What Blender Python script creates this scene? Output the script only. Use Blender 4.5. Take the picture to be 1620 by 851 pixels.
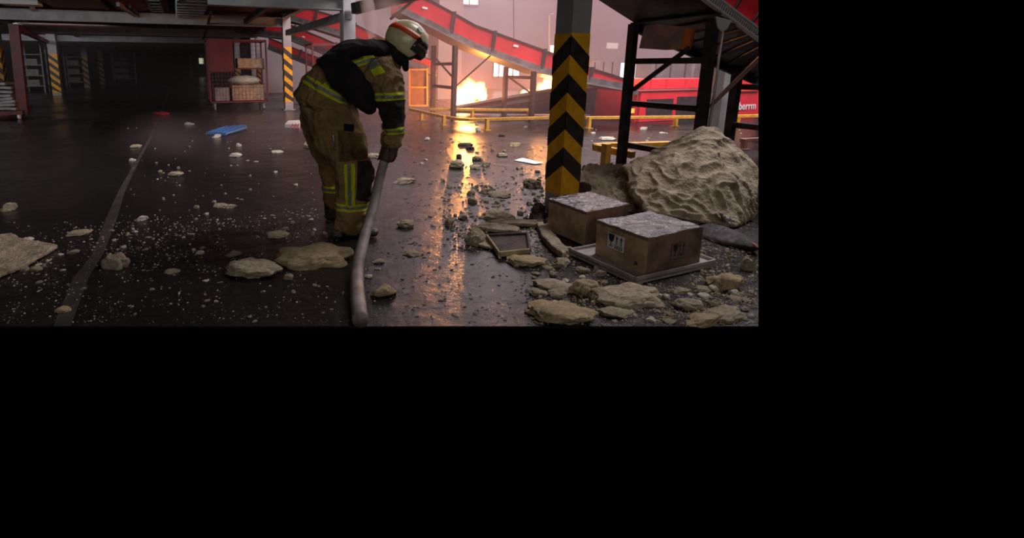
import bpy, bmesh, math, random
from mathutils import Vector, Matrix, noise
V = Vector
for o in list(bpy.data.objects): bpy.data.objects.remove(o)
C = bpy.context.scene.collection

# ------------------------------------------------------------------ camera
FPX, PX0, PY0 = 800.0, 600.0, 258.0            # focal length in pixels, principal point
H, YAW, PITCH = 1.35, math.radians(21.5), math.radians(10.8)
cd = bpy.data.cameras.new('camera'); cam = bpy.data.objects.new('camera', cd); C.objects.link(cam)
FH = V((math.sin(YAW), math.cos(YAW), 0)); RT = V((math.cos(YAW), -math.sin(YAW), 0)); ZZ = V((0, 0, 1))
FW = FH*math.cos(PITCH) - ZZ*math.sin(PITCH); UP = FH*math.sin(PITCH) + ZZ*math.cos(PITCH)
m3 = Matrix((RT, UP, -FW)).transposed()
cam.matrix_world = Matrix.Translation((0, 0, H)) @ m3.to_4x4()
cd.sensor_width = 36; cd.lens = FPX/1620*36
cd.shift_x = (810-PX0)/1620; cd.shift_y = -(425.5-PY0)/1620
cd.clip_end = 300; cd.clip_start = 0.05
bpy.context.scene.camera = cam
CAM = V((0, 0, H))

# ------------------------------------------------------------------ world, exposure
w = bpy.data.worlds.new('world'); bpy.context.scene.world = w; w.use_nodes = True
w.node_tree.nodes['Background'].inputs[0].default_value = (0, 0, 0, 1)
w.node_tree.nodes['Background'].inputs[1].default_value = 0
vs = bpy.context.scene.view_settings
vs.view_transform = 'Standard'; vs.look = 'None'; vs.gamma = 1; vs.use_curve_mapping = False; vs.exposure = 0.2

# ------------------------------------------------------------------ lights
def area(name, loc, target, sx, sy, energy, color):
    l = bpy.data.lights.new(name, 'AREA'); l.shape = 'RECTANGLE'; l.size = sx; l.size_y = sy
    l.energy = energy; l.color = color
    o = bpy.data.objects.new(name, l); C.objects.link(o); o.location = loc
    o.rotation_euler = (V(target)-V(loc)).to_track_quat('-Z', 'Y').to_euler(); return o
area('hall_skylight', (16, 21.5, 9.6), (14, 20, 0), 16, 10, 1700, (1.0, .92, .96))
area('hall_front_fill', (9.5, 4.5, 8.5), (9.5, 15, .5), 8, 4, 2200, (1.0, .93, .96))  # added light for the red conveyors' front faces, no real gate
area('camera_side_fill', (-2.0, -7.0, 4.6), (1.5, 5.0, .4), 8, 4, 165, (1.0, .95, .90))  # added soft fill from behind the camera, no real door
area('left_hall_fill', (-6, 5.2, 2.75), (-7, 30, 1.6), 11, .9, 230, (.95, .97, 1.0))  # made-up source brightening the left columns and beams, no door stands here
area('aisle_fill', (-7, 23.2, 2.80), (-8, 45, .6), 9, .4, 95, (.95, .95, 1.0))  # extra light added for the far striped columns, no fitting there

# ------------------------------------------------------------------ placing helpers
def ray(px, py): return FW + RT*((px-PX0)/FPX) + UP*((PY0-py)/FPX)
def G(px, py, z=0.0):
    r = ray(px, py); return CAM + r*((z-H)/r.z)
def D(px, py, d):
    r = ray(px, py); return CAM + r*(d/r.dot(FH))
def onY(px, py, Y):
    r = ray(px, py); return CAM + r*(Y/r.y)
def scale_at(p): return (p-CAM).dot(FW)/FPX     # metres per pixel there

# ------------------------------------------------------------------ materials
MATS = {}
def mat(name, col, rough=.6, metal=0, col2=None, scale=6, bump=0, bscale=None, rough2=None, spec=.5, detail=6, dist=.02, lo=.4, hi=.62, em=None, ems=0):
    if name in MATS: return MATS[name]
    m = bpy.data.materials.new(name); m.use_nodes = True; MATS[name] = m
    nt = m.node_tree; b = nt.nodes['Principled BSDF']
    b.inputs['Base Color'].default_value = (*col, 1); b.inputs['Roughness'].default_value = rough
    b.inputs['Metallic'].default_value = metal; b.inputs['Specular IOR Level'].default_value = spec
    if em: b.inputs['Emission Color'].default_value = (*em, 1); b.inputs['Emission Strength'].default_value = ems
    tc = nt.nodes.new('ShaderNodeTexCoord')
    if col2 or rough2 is not None:
        n = nt.nodes.new('ShaderNodeTexNoise'); n.inputs['Scale'].default_value = scale; n.inputs['Detail'].default_value = detail
        nt.links.new(tc.outputs['Object'], n.inputs['Vector'])
        if col2:
            r = nt.nodes.new('ShaderNodeValToRGB'); r.color_ramp.elements[0].position = lo; r.color_ramp.elements[1].position = hi
            r.color_ramp.elements[0].color = (*col, 1); r.color_ramp.elements[1].color = (*col2, 1)
            nt.links.new(n.outputs['Fac'], r.inputs['Fac']); nt.links.new(r.outputs['Color'], b.inputs['Base Color'])
        if rough2 is not None:
            r = nt.nodes.new('ShaderNodeMapRange'); r.inputs['From Min'].default_value = lo; r.inputs['From Max'].default_value = hi
            r.inputs['To Min'].default_value = rough; r.inputs['To Max'].default_value = rough2
            nt.links.new(n.outputs['Fac'], r.inputs['Value']); nt.links.new(r.outputs['Result'], b.inputs['Roughness'])
    if bump:
        n2 = nt.nodes.new('ShaderNodeTexNoise'); n2.inputs['Scale'].default_value = bscale or scale*4; n2.inputs['Detail'].default_value = 8
        nt.links.new(tc.outputs['Object'], n2.inputs['Vector'])
        bp = nt.nodes.new('ShaderNodeBump'); bp.inputs['Strength'].default_value = bump; bp.inputs['Distance'].default_value = dist
        nt.links.new(n2.outputs['Fac'], bp.inputs['Height']); nt.links.new(bp.outputs['Normal'], b.inputs['Normal'])
    return m
M = dict(
 csteel=mat('pale grey column paint', (.34,.32,.33), .5, .1, (.26,.24,.25), 3, .1, 30),
 steel=mat('grey painted steel', (.20,.19,.20), .5, .2, (.27,.26,.26), 3, .1, 30),
 dsteel=mat('dark sooty steel', (.022,.018,.02), .5, .4, (.05,.04,.045), 8, .15, 40),
 galv=mat('galvanised steel', (.28,.28,.29), .4, .7, (.16,.16,.17), 5),
 red=mat('red painted metal', (.72,.022,.035), .45, 0, (.58,.016,.028), 2, .1, 20),
 dred=mat('dark red painted metal', (.15,.008,.012), .5, 0, (.09,.007,.010), 3),
 yellow=mat('worn yellow paint', (.82,.38,.008), .5, 0, (.62,.29,.012), 9, .1, 60),
 black=mat('black hazard paint', (.016,.013,.012), .5, 0, (.035,.028,.025), 9),
 rail=mat('yellow rail paint', (.6,.30,.03), .45, 0, (.45,.22,.03), 12),
 foam=mat('dirty cream foam', (.34,.275,.185), .9, 0, (.20,.155,.10), 9, .9, 38, dist=.022),
 foamp=mat('light cream foam', (.46,.38,.26), .9, 0, (.28,.22,.145), 12, .8, 45, dist=.015),
 foamw=mat('pale foam', (.5,.46,.38), .9, 0, (.38,.33,.26), 20, .4, 90, dist=.005),
 foamy=mat('yellow foam face', (.38,.29,.155), .92, 0, (.25,.185,.105), 16, .5, 50, dist=.01),
 char=mat('charred foam', (.03,.018,.014), .85, 0, (.07,.04,.03), 12, .6, 40),
 card=mat('wet cardboard', (.45,.305,.185), .7, 0, (.28,.175,.11), 9, .25, 50, dist=.005),
 carddark=mat('darker cardboard', (.22,.125,.085), .65, 0, (.10,.055,.040), 7, .25, 50, dist=.005),  # carddark: darker copy for the right side of each box
 tape=mat('wet plastic film', (.24,.21,.22), .08, 0, (.06,.05,.055), 10, 1.0, 16, rough2=.35, dist=.05, spec=1),
 tray=mat('wet grey board', (.34,.30,.28), .5, 0, (.22,.19,.17), 8, .2, 40),
 coat=mat('brown turnout cloth', (.25,.150,.055), .85, 0, (.155,.088,.031), 5, 1.0, 12, dist=.045),
 coatdark=mat('dark worn sleeve cloth', (.045,.030,.028), .8, 0, (.03,.02,.02), 9, .4, 30, dist=.01),
 blackcloth=mat('black cloth', (.010,.0085,.009), .9, 0, (.016,.013,.013), 9, .4, 30, dist=.01, spec=.2),
 lime=mat('fluorescent yellow tape', (.80,.86,.015), .6), silver=mat('silver reflective tape', (.34,.33,.30), .5, .2),
 helmet=mat('luminous cream helmet paint', (.66,.58,.33), .3, 0, (.54,.47,.26), 14, spec=.7), orange=mat('orange reflective band', (.62,.07,.015), .4),
 rubber=mat('black rubber', (.015,.013,.012), .5, 0), skin=mat('skin', (.38,.21,.15), .55),
 glove=mat('dark leather glove', (.035,.014,.010), .6, 0, (.06,.022,.014), 20),
 hose=mat('dirty canvas fire hose', (.27,.235,.215), .6, 0, (.15,.12,.11), 9, .35, 220, dist=.004),
 blue=mat('blue plastic', (.02,.16,.42), .35), white=mat('white paint', (.7,.68,.66), .5),
 seam=mat('faded floor line', (.055,.045,.043), .4, 0, (.028,.023,.022), 6, rough2=.6),
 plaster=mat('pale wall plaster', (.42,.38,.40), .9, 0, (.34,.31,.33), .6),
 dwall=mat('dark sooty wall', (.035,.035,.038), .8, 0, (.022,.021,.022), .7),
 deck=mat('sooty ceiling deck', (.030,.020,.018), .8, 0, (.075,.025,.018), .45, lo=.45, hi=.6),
 brownbox=mat('scorched orange brown sheet', (.20,.085,.05), .6, 0, (.10,.05,.04), 6),
 osheet=mat('bright orange sheet', (.62,.16,.03), .5), glassy=mat('dark glass', (.02,.02,.03), .1),
 paper=mat('printed label paper', (.62,.60,.58), .6), ink=mat('black print ink', (.012,.012,.012), .6),
 darkpaper=mat('darker label paper', (.14,.10,.085), .7), litter=mat('burnt black litter', (.02,.017,.015), .55, 0, (.045,.037,.03), 30, rough2=.9),  # darker paper for the label on the front box's right side
 lamp=mat('daylit window pane', (.8,.8,.8), .5, em=(1, .97, .95), ems=2.6),
 lampdim=mat('dim lit shutter', (.8,.8,.7), .5, em=(.80, .85, .55), ems=.55),
 glow=mat('hot amber warning lamp', (.8,.3,.05), .5, em=(1, .30, .05), ems=1.2),
)
# the wet floor: dark, with noisy gloss
def floor_mat():
    m = bpy.data.materials.new('wet dark floor'); m.use_nodes = True; nt = m.node_tree; b = nt.nodes['Principled BSDF']
    N = nt.nodes.new; L = nt.links.new
    tc = N('ShaderNodeTexCoord')
    a = N('ShaderNodeTexNoise'); a.inputs['Scale'].default_value = .55; a.inputs['Detail'].default_value = 8; a.inputs['Roughness'].default_value = .62
    f = N('ShaderNodeTexNoise'); f.inputs['Scale'].default_value = 26; f.inputs['Detail'].default_value = 10; f.inputs['Roughness'].default_value = .7
    for n in (a, f): L(tc.outputs['Object'], n.inputs['Vector'])
    r = N('ShaderNodeValToRGB'); r.color_ramp.elements[0].position = .35; r.color_ramp.elements[1].position = .7
    r.color_ramp.elements[0].color = (.007,.006,.006,1); r.color_ramp.elements[1].color = (.022,.017,.016,1)
    L(f.outputs['Fac'], r.inputs['Fac']); L(r.outputs['Color'], b.inputs['Base Color'])
    mr = N('ShaderNodeMapRange'); mr.inputs['From Min'].default_value = .38; mr.inputs['From Max'].default_value = .64
    mr.inputs['To Min'].default_value = .16; mr.inputs['To Max'].default_value = .36
    L(a.outputs['Fac'], mr.inputs['Value']); L(mr.outputs['Result'], b.inputs['Roughness'])
    bp = N('ShaderNodeBump'); bp.inputs['Strength'].default_value = .35; bp.inputs['Distance'].default_value = .012
    L(f.outputs['Fac'], bp.inputs['Height']); L(bp.outputs['Normal'], b.inputs['Normal'])
    u = N('ShaderNodeTexNoise'); u.inputs['Scale'].default_value = 5; u.inputs['Detail'].default_value = 4; L(tc.outputs['Object'], u.inputs['Vector'])
    b3 = N('ShaderNodeBump'); b3.inputs['Strength'].default_value = .30; b3.inputs['Distance'].default_value = .05
    L(u.outputs['Fac'], b3.inputs['Height']); L(b3.outputs['Normal'], bp.inputs['Normal'])
    b.inputs['Specular IOR Level'].default_value = .42
    return m
M['floor'] = floor_mat()

# ------------------------------------------------------------------ mesh helpers
PR = V(ray(1200, 258)).cross(UP).normalized()        # the extent of the site built: nothing east of this plane
if PR.dot(RT) < 0: PR = -PR
RIGHT = (CAM, PR)
NEAR = (FH*2.466, -FH)                               # nothing nearer than the front edge of the floor
def clip(bm, *planes):
    for co, no in planes:
        bmesh.ops.bisect_plane(bm, geom=bm.verts[:]+bm.edges[:]+bm.faces[:], plane_co=co, plane_no=no, clear_outer=True)
        ed = [e for e in bm.edges if e.is_boundary and all(abs((v.co-co).dot(no)) < 1e-4 for v in e.verts)]
        if ed: bmesh.ops.holes_fill(bm, edges=ed, sides=0)
def wloc(p):
    r = V((0, 0, 0))
    while p: r += p.location; p = p.parent
    return r
class MB:
    def __init__(s): s.bm = bmesh.new()
    def box(s, lo, hi, rz=0, piv=None):
        lo, hi = V(lo), V(hi); vs_ = []
        for i in range(8):
            p = V((hi.x if i & 1 else lo.x, hi.y if i & 2 else lo.y, hi.z if i & 4 else lo.z))
            if rz: c = V(piv); p = c + Matrix.Rotation(rz, 3, 'Z') @ (p-c)
            vs_.append(s.bm.verts.new(p))
        for f in ((0,2,3,1),(4,5,7,6),(0,1,5,4),(2,6,7,3),(0,4,6,2),(1,3,7,5)): s.bm.faces.new([vs_[k] for k in f])
        return s
    def beam(s, a, b, wd, ht, up=ZZ):
        a, b = V(a), V(b); t = (b-a).normalized(); x = t.cross(up)
        if x.length < 1e-4: x = t.cross(V((1, 0, 0)) if abs(t.x) < .9 else V((0, 1, 0)))
        x.normalize(); y = x.cross(t).normalized(); r = []
        for p in (a, b):
            r.append([s.bm.verts.new(p + x*(i*wd/2) + y*(j*ht/2)) for i, j in ((-1,-1),(1,-1),(1,1),(-1,1))])
        s.bm.faces.new(r[0]); s.bm.faces.new(r[1][::-1])
        for k in range(4): s.bm.faces.new((r[0][(k+1) % 4], r[0][k], r[1][k], r[1][(k+1) % 4]))
        return s
    def ibeam(s, a, b, wd, ht, t=.02, up=ZZ):
        a, b = V(a), V(b); tt = (b-a).normalized(); x = tt.cross(up)
        if x.length < 1e-4: x = V((1, 0, 0))
        x.normalize(); y = x.cross(tt).normalized()
        s.beam(a+y*(ht/2-t/2), b+y*(ht/2-t/2), wd, t, up); s.beam(a-y*(ht/2-t/2), b-y*(ht/2-t/2), wd, t, up)
        s.beam(a, b, t, ht-2*t, up); return s
    def tube(s, pts, r, seg=10, flat=1.0):
        pts = [V(p) for p in pts]; rings = []
        for i, p in enumerate(pts):
            t = (pts[min(i+1, len(pts)-1)]-pts[max(i-1, 0)]).normalized()
            x = t.cross(ZZ)
            if x.length < .05: x = t.cross(FH)
            x.normalize(); y = x.cross(t).normalized(); rr = r[i] if isinstance(r, (list, tuple)) else r
            rings.append([s.bm.verts.new(p + x*(math.cos(2*math.pi*k/seg)*rr) + y*(math.sin(2*math.pi*k/seg)*rr*flat)) for k in range(seg)])
        for i in range(len(rings)-1):
            for k in range(seg): s.bm.faces.new((rings[i][k], rings[i][(k+1) % seg], rings[i+1][(k+1) % seg], rings[i+1][k]))
        s.bm.faces.new(rings[0][::-1]); s.bm.faces.new(rings[-1]); return s
    def prism(s, pts, vec):                       # a flat outline given depth
        pts = [V(p) for p in pts]; vec = V(vec)
        a = [s.bm.verts.new(p) for p in pts]; b = [s.bm.verts.new(p+vec) for p in pts]; n = len(a)
        s.bm.faces.new(a); s.bm.faces.new(b[::-1])
        for k in range(n): s.bm.faces.new((a[(k+1) % n], a[k], b[k], b[(k+1) % n]))
        return s
    def build(s, name, m, parent=None, smooth=False, cl=(), bev=0):
        bm = s.bm
        if bev:
            bmesh.ops.bevel(bm, geom=bm.edges[:], offset=bev, segments=1, affect='EDGES', clamp_overlap=True)
        if cl: clip(bm, *cl)
        bmesh.ops.recalc_face_normals(bm, faces=bm.faces[:])
        off = wloc(parent) if parent else V((0, 0, 0))
        if parent: bmesh.ops.translate(bm, verts=bm.verts[:], vec=-off)
        me = bpy.data.meshes.new(name); bm.to_mesh(me); bm.free(); me.materials.append(m)
        if smooth: me.polygons.foreach_set('use_smooth', [True]*len(me.polygons))
        o = bpy.data.objects.new(name, me); C.objects.link(o); o.parent = parent; return o
def tag(o, label, cat, group=None, kind=None):
    if label: o['label'] = label
    if cat: o['category'] = cat
    if group: o['group'] = group
    if kind: o['kind'] = kind
    return o
def empty(name, loc, label, cat, group=None):
    o = bpy.data.objects.new(name, None); C.objects.link(o); o.location = loc; o.empty_display_size = .1
    return tag(o, label, cat, group)
def struct(o): o['kind'] = 'structure'; return o

# ================================================================== SETTING
far = 80.0
def gp(px, py): p = G(px, py); return V((p.x, p.y, 0))
fl = MB()
e_near_r = gp(1200, 516)
dirr = (gp(1200, 140) - e_near_r).normalized()
fpts = [gp(-200, 516), e_near_r, e_near_r + dirr*60, V((30, 78, 0)), V((-40, 78, 0)), V((-40, 5, 0))]
fl.prism(fpts, (0, 0, -.01)); struct(fl.build('floor', M['floor']))
# painted lane line on the floor, slightly kinked as in the photograph
ln = MB(); left = [(84,516),(116,440),(148,400),(166,350),(186,305),(200,280),(238,215),(268,142)]; right = [(112,516),(140,440),(164,400),(184,350),(197,305),(208,280),(241,215),(269.5,142)]
A = [ln.bm.verts.new(gp(*p)+V((0, 0, .0015))) for p in left]; B = [ln.bm.verts.new(gp(*p)+V((0, 0, .0015))) for p in right]
for k in range(len(A)-1): ln.bm.faces.new((A[k], B[k], B[k+1], A[k+1]))
o = struct(ln.build('trim_1', M['seam']))
# walls
b = MB().box((3.6, 27, 0), (60, 27.3, 12)); struct(b.build('wall_back', M['plaster'], cl=[RIGHT]))
b = MB().box((26, -10, 0), (26.3, 27, 12)); struct(b.build('wall_right', M['plaster'], cl=[RIGHT]))
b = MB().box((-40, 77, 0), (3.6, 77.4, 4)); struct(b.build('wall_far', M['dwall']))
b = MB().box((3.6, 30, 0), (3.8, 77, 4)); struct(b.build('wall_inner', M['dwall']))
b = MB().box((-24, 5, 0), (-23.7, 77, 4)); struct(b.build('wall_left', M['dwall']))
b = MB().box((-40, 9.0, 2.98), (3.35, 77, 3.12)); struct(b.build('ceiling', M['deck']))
# windows in the hazy hall walls
def pane_wall(n, px0, py0, px1, py1, Y=26.95, m='lamp', muntins=2, cl=()):
    a = onY(px0, py1, Y); c = onY(px1, py0, Y)
    f = MB(); f.box((a.x-.08, Y-.06, a.z-.08), (c.x+.08, Y+.02, a.z)); f.box((a.x-.08, Y-.06, c.z), (c.x+.08, Y+.02, c.z+.08))
    f.box((a.x-.08, Y-.06, a.z), (a.x, Y+.02, c.z)); f.box((c.x, Y-.06, a.z), (c.x+.08, Y+.02, c.z))
    for k in range(1, muntins): x = a.x+(c.x-a.x)*k/muntins; f.box((x-.03, Y-.06, a.z), (x+.03, Y+.02, c.z))
    w_ = struct(f.build('window_%d' % n, M['steel'], cl=cl))
    MB().box((a.x, Y-.02, a.z), (c.x, Y, c.z)).build('pane', M[m], w_, cl=cl)
def pane_right(n, px0, py0, px1, py1, X=25.95, m='lamp'):
    def on(px, py): r = ray(px, py); return CAM + r*(X/r.x)
    a = on(px0, py1); c = on(px1, py0)
    y0, y1 = min(a.y, c.y), max(a.y, c.y)
    f = MB(); f.box((X-.06, y0-.1, a.z-.1), (X+.02, y1+.1, a.z)); f.box((X-.06, y0-.1, c.z), (X+.02, y1+.1, c.z+.1))
    f.box((X-.06, y0-.1, a.z), (X+.02, y0, c.z)); f.box((X-.06, y1, a.z), (X+.02, y1+.1, c.z)); f.box((X-.06, (y0+y1)/2-.04, a.z), (X+.02, (y0+y1)/2+.04, c.z))
    w_ = struct(f.build('window_%d' % n, M['steel']))
    MB().box((X-.02, y0, a.z), (X, y1, c.z)).build('pane', M[m], w_)
pane_wall(1, 780, 99, 797, 121); pane_wall(2, 800, 108, 821, 121); pane_wall(3, 728, -8, 756, 6)
pane_right(4, 981, 99, 1021, 124); pane_right(5, 1100, 112, 1118, 123); pane_right(6, 946, 99, 965, 106)
pane_wall(7, 868, 72, 885, 84)
pane_wall(8, 315, 92, 333, 101, Y=76.9, m='lampdim', muntins=3)

# haze standing in the burning hall
def volmat(name, col, dens, aniso=.2, noise_scale=None, power=1.0, thr=.45, ellipsoid=False):
    m = bpy.data.materials.new(name); m.use_nodes = True; nt = m.node_tree; nt.nodes.remove(nt.nodes['Principled BSDF'])
    out = nt.nodes['Material Output']; s = nt.nodes.new('ShaderNodeVolumePrincipled')
    s.inputs['Color'].default_value = (*col, 1); s.inputs['Density'].default_value = dens; s.inputs['Anisotropy'].default_value = aniso
    nt.links.new(s.outputs['Volume'], out.inputs['Volume'])
    if noise_scale:
        tc = nt.nodes.new('ShaderNodeTexCoord'); n = nt.nodes.new('ShaderNodeTexNoise'); n.inputs['Scale'].default_value = noise_scale; n.inputs['Detail'].default_value = 3
        nt.links.new(tc.outputs['Object'], n.inputs['Vector'])
        mr = nt.nodes.new('ShaderNodeMapRange'); mr.inputs['From Min'].default_value = thr; mr.inputs['From Max'].default_value = thr+.25; mr.inputs['To Max'].default_value = dens
        nt.links.new(n.outputs['Fac'], mr.inputs['Value'])
        gr = nt.nodes.new('ShaderNodeTexGradient'); gr.gradient_type = 'SPHERICAL'; mp = nt.nodes.new('ShaderNodeMapping'); mp.inputs['Location'].default_value = (-1, -1, -1); mp.inputs['Scale'].default_value = (2, 2, 2)
        nt.links.new(tc.outputs['Generated'], mp.inputs['Vector']); nt.links.new(mp.outputs['Vector'], gr.inputs['Vector'])
        mu = nt.nodes.new('ShaderNodeMath'); mu.operation = 'MULTIPLY'; nt.links.new(gr.outputs['Fac'], mu.inputs[0]); nt.links.new(mr.outputs['Result'], mu.inputs[1])
        nt.links.new(mu.outputs['Value'], s.inputs['Density'])
    return m
hz = MB().box((3.7, 7.6, .01), (25.9, 26.9, 9.4))
o = tag(hz.build('smoke_haze', volmat('hall haze', (1.0, .69, .74), .032, .3), cl=[RIGHT]), 'thin pink smoke haze filling the bright hall behind the column', 'smoke', kind='stuff')
hz = MB().box((-23, 14, .01), (3.3, 60, 2.4))
o = tag(hz.build('smoke_haze', volmat('dark hall haze', (.9, .85, .9), .008, .2)), 'faint grey smoke haze under the low ceiling at left', 'smoke', kind='stuff')

def puff(c, r_, name, label, col, dens, seed, sc=1.2, thr=.35, rot=None):
    bm = bmesh.new(); bmesh.ops.create_icosphere(bm, subdivisions=3, radius=1)
    for v in bm.verts:
        v.co = V((v.co.x*r_[0], v.co.y*r_[1], v.co.z*r_[2]))
        if rot: v.co = Matrix.Rotation(rot[0], 3, V(rot[1])) @ v.co
    b2 = MB(); bmesh.ops.translate(bm, verts=bm.verts[:], vec=c); b2.bm.free(); b2.bm = bm
    o = b2.build(name, volmat(name+str(seed), col, dens, .1, sc, thr=thr)); tag(o, label, 'smoke', kind='stuff')
pc = D(400, 290, 6.2); pc.z = .5; puff(pc, (1.4, 1.3, .44), 'smoke_puff', 'faint pink steam drifting low over the floor left of the firefighter', (.95,.66,.66), .15, 1, 1.3)
pc = D(262, 255, 6.8); pc.z = .42; puff(pc, (.75, .8, .38), 'smoke_puff', 'small faint steam wisp beside the floor line', (.95,.66,.66), .16, 2, 1.6)
pc = D(583, 18, 9.0); puff(pc, (.13, .13, .75), 'smoke_plume', 'narrow pinkish plume falling from the beam above the firefighter', (.95,.72,.68), 9, 3, 2.2, .2, (-.22, FH))
pc = D(620, 10, 9.2); puff(pc, (.5, .3, .25), 'smoke_plume', 'brownish smoke curl under the beam end above the helmet', (.7,.5,.45), 3, 4, 2.0, .3)

# ================================================================== COLUMNS
def column(x, y, wd, zt, z0, z1, n, label, slope=.8, zb=0, group=None, peakoff=0, base='foot', nb=None):
    r = empty('steel_column', (x, y, 0), label, 'column', group)
    h = wd/2
    MB().box((x-h, y-h, 0), (x+h, y+h, zt)).build('shaft', M['csteel'], r)
    t = .003
    MB().box((x-h-t, y-h-t, z0), (x+h+t, y+h+t, z1)).build('yellow_band', M['yellow'], r)
    per = (z1-z0)/n
    for k in range(nb or n):
        zp = z1 - per*(k+peakoff); th = per*.5
        b = MB(); q = h+2*t+.001; dz = slope*wd
        def quad(pa, pb, za, zb_):        # strip from corner pa (height za) to pb (height zb_)
            pts = [V((*pa, za)), V((*pb, zb_)), V((*pb, zb_-th)), V((*pa, za-th))]
            out = (V((*pa, 0))+V((*pb, 0)))/2 - V((x, y, 0)); out.normalize()
            # keep inside the band
            for p in pts: p.z = max(z0, min(z1, p.z))
            if max(p.z for p in pts)-min(p.z for p in pts) < .01: return
            b.prism(pts, -out*.004)
        quad((x-q, y-q), (x+q, y-q), zp, zp-dz)
        quad((x-q, y-q), (x-q, y+q), zp, zp-dz)
        quad((x+q, y-q), (x+q, y+q), zp-dz, zp)
        if len(b.bm.faces): b.build('black_chevron', M['black'], r)
    if base: MB().box((x-h-.06, y-h-.06, 0), (x+h+.06, y+h+.06, .03)).build('foot_plate', M['steel'], r)
    return r
mc = D(885, 330, 4.42) + V((.101, .101, 0))      # front corner then centre
CX, CY = mc.x, mc.y
zt_ = lambda py: D(886, py, 4.42).z
column(CX, CY, .202, 9.0, zt_(309), D(908, 56, 4.42).z+.02, 4.42, 'tall grey steel column with large black and yellow chevrons, right of the firefighter', slope=.88, peakoff=.05, nb=4)
RX = CX
column(RX, 9.95, .25, 2.95, .35, 1.35, 4, 'grey steel column top right behind the hunched back of the firefighter')
p = G(461, 173); column(RX+.0, 16.1, .25, 2.95, .25, 1.95, 5, 'striped grey column left of the firefighter, beside a red cage', slope=.9)
for i, (px, py, wd, lab) in enumerate([(5, 170, .36, 'leftmost striped column, behind the red post and the stacked boards'), (92, 151, .36, 'second striped column from the left, right of the tall red post'),
      (139, 139, .32, 'third striped column from the left, in the dark hall'), (163, 134, .32, 'fourth striped column from the left, in the dark hall'),
      (196, 128, .3, 'faint far striped column fifth from the left, before a shelf'), (304, 124, .32, 'faint distant striped column near the pale lit shutter'),
      (378, 146, .26, 'striped column seen through the red roll cage, the left one'), (412, 150, .26, 'striped column seen through the red roll cage, the right one')]):
    p = G(px, py); sc = 1.0
    column(p.x, p.y, wd, 2.95, .12, 1.95 if i < 6 else 1.2, 5, lab, slope=.9, base=None)

# ================================================================== OVERHEAD STEEL
def girder(a, b, wd, ht, label, m='steel'):
    return tag(MB().ibeam(a, b, wd, ht).build('steel_beam', M[m]), label, 'beam')
ys = [9.95, 16.1, 22.3, 28.5, 34.7, 41, 53]
words = ['nearest', 'second nearest', 'third nearest', 'fourth nearest', 'fifth nearest', 'sixth nearest', 'farthest']
for y, wn in zip(ys, words):
    girder((-30 if y > 12 else .6, y, 2.68 if y > 12 else 2.56), (3.25, y, 2.68 if y > 12 else 2.56), .2, .28 if y > 12 else .24, '%s grey cross beam under the low dark ceiling' % wn)
for x, wn in ((-5.6, 'above the left row of striped columns'), (-14, 'at the far left of the low ceiling'), (RX-.001, 'above the column row behind the firefighter')):
    girder((x, 10.1, 2.90), (x, 76, 2.90), .18, .14, 'long grey beam running away %s' % wn)
def bar(p, q, wd, ht, label, m='steel', name='steel_brace', cat='brace'):
    p, q = V(p), V(q)
    if min(p.y, q.y) > 9 and max(p.z, q.z) > 2.84:
        if p.z < q.z: p, q = q, p
        if q.z < 2.84: p = q + (p-q)*((2.84-q.z)/(p.z-q.z))
        else: p.z = q.z = 2.84
    return tag(MB().beam(p, q, wd, ht).build(name, M[m]), label, cat)
bar(onY(24, 28, 19), onY(86, 46, 26), .2, .16, 'slanting grey brace running into the top of the second striped column')
bar(onY(108, 28, 24), onY(136, 58, 36), .2, .2, 'slanting grey brace between the second and third striped columns')
bar(onY(76, -4, 15.5), onY(50, 14, 15.9), .1, .12, 'short slanting brace at the top left corner')
bar(onY(160, -10, 13), onY(215, 24, 15.8), .08, .1, 'thin slanting rod above the striped columns at top left')
bar(onY(186, -10, 13), onY(219, 24, 16.0), .05, .1, 'thin dark rod beside a slanting rod at top left', 'dsteel')
bar(D(552, 24, 10.3), D(455, 52, 15.6), .13, .16, 'slanting brace from the beam down to the striped column left of the firefighter')
bar(D(560, 14, 10.2), D(668, -12, 9.2), .16, .2, 'grey beam end rising to the right above the helmet', 'dsteel')
bar(D(430, 4, 11), D(388, 34, 15.6), .1, .14, 'slanting dark brace above the red roll cage', 'dsteel')
bar(D(334, 20, 13), D(322, 62, 20), .06, .06, 'thin hanging rod beside the duct above the aisle', 'dsteel', 'hanging_rod', 'rod')
bar(D(660, -4, 11.5), D(618, 30, 12.2), .05, .05, 'thin dark rod behind the helmet', 'dsteel', 'hanging_rod', 'rod')
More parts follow.
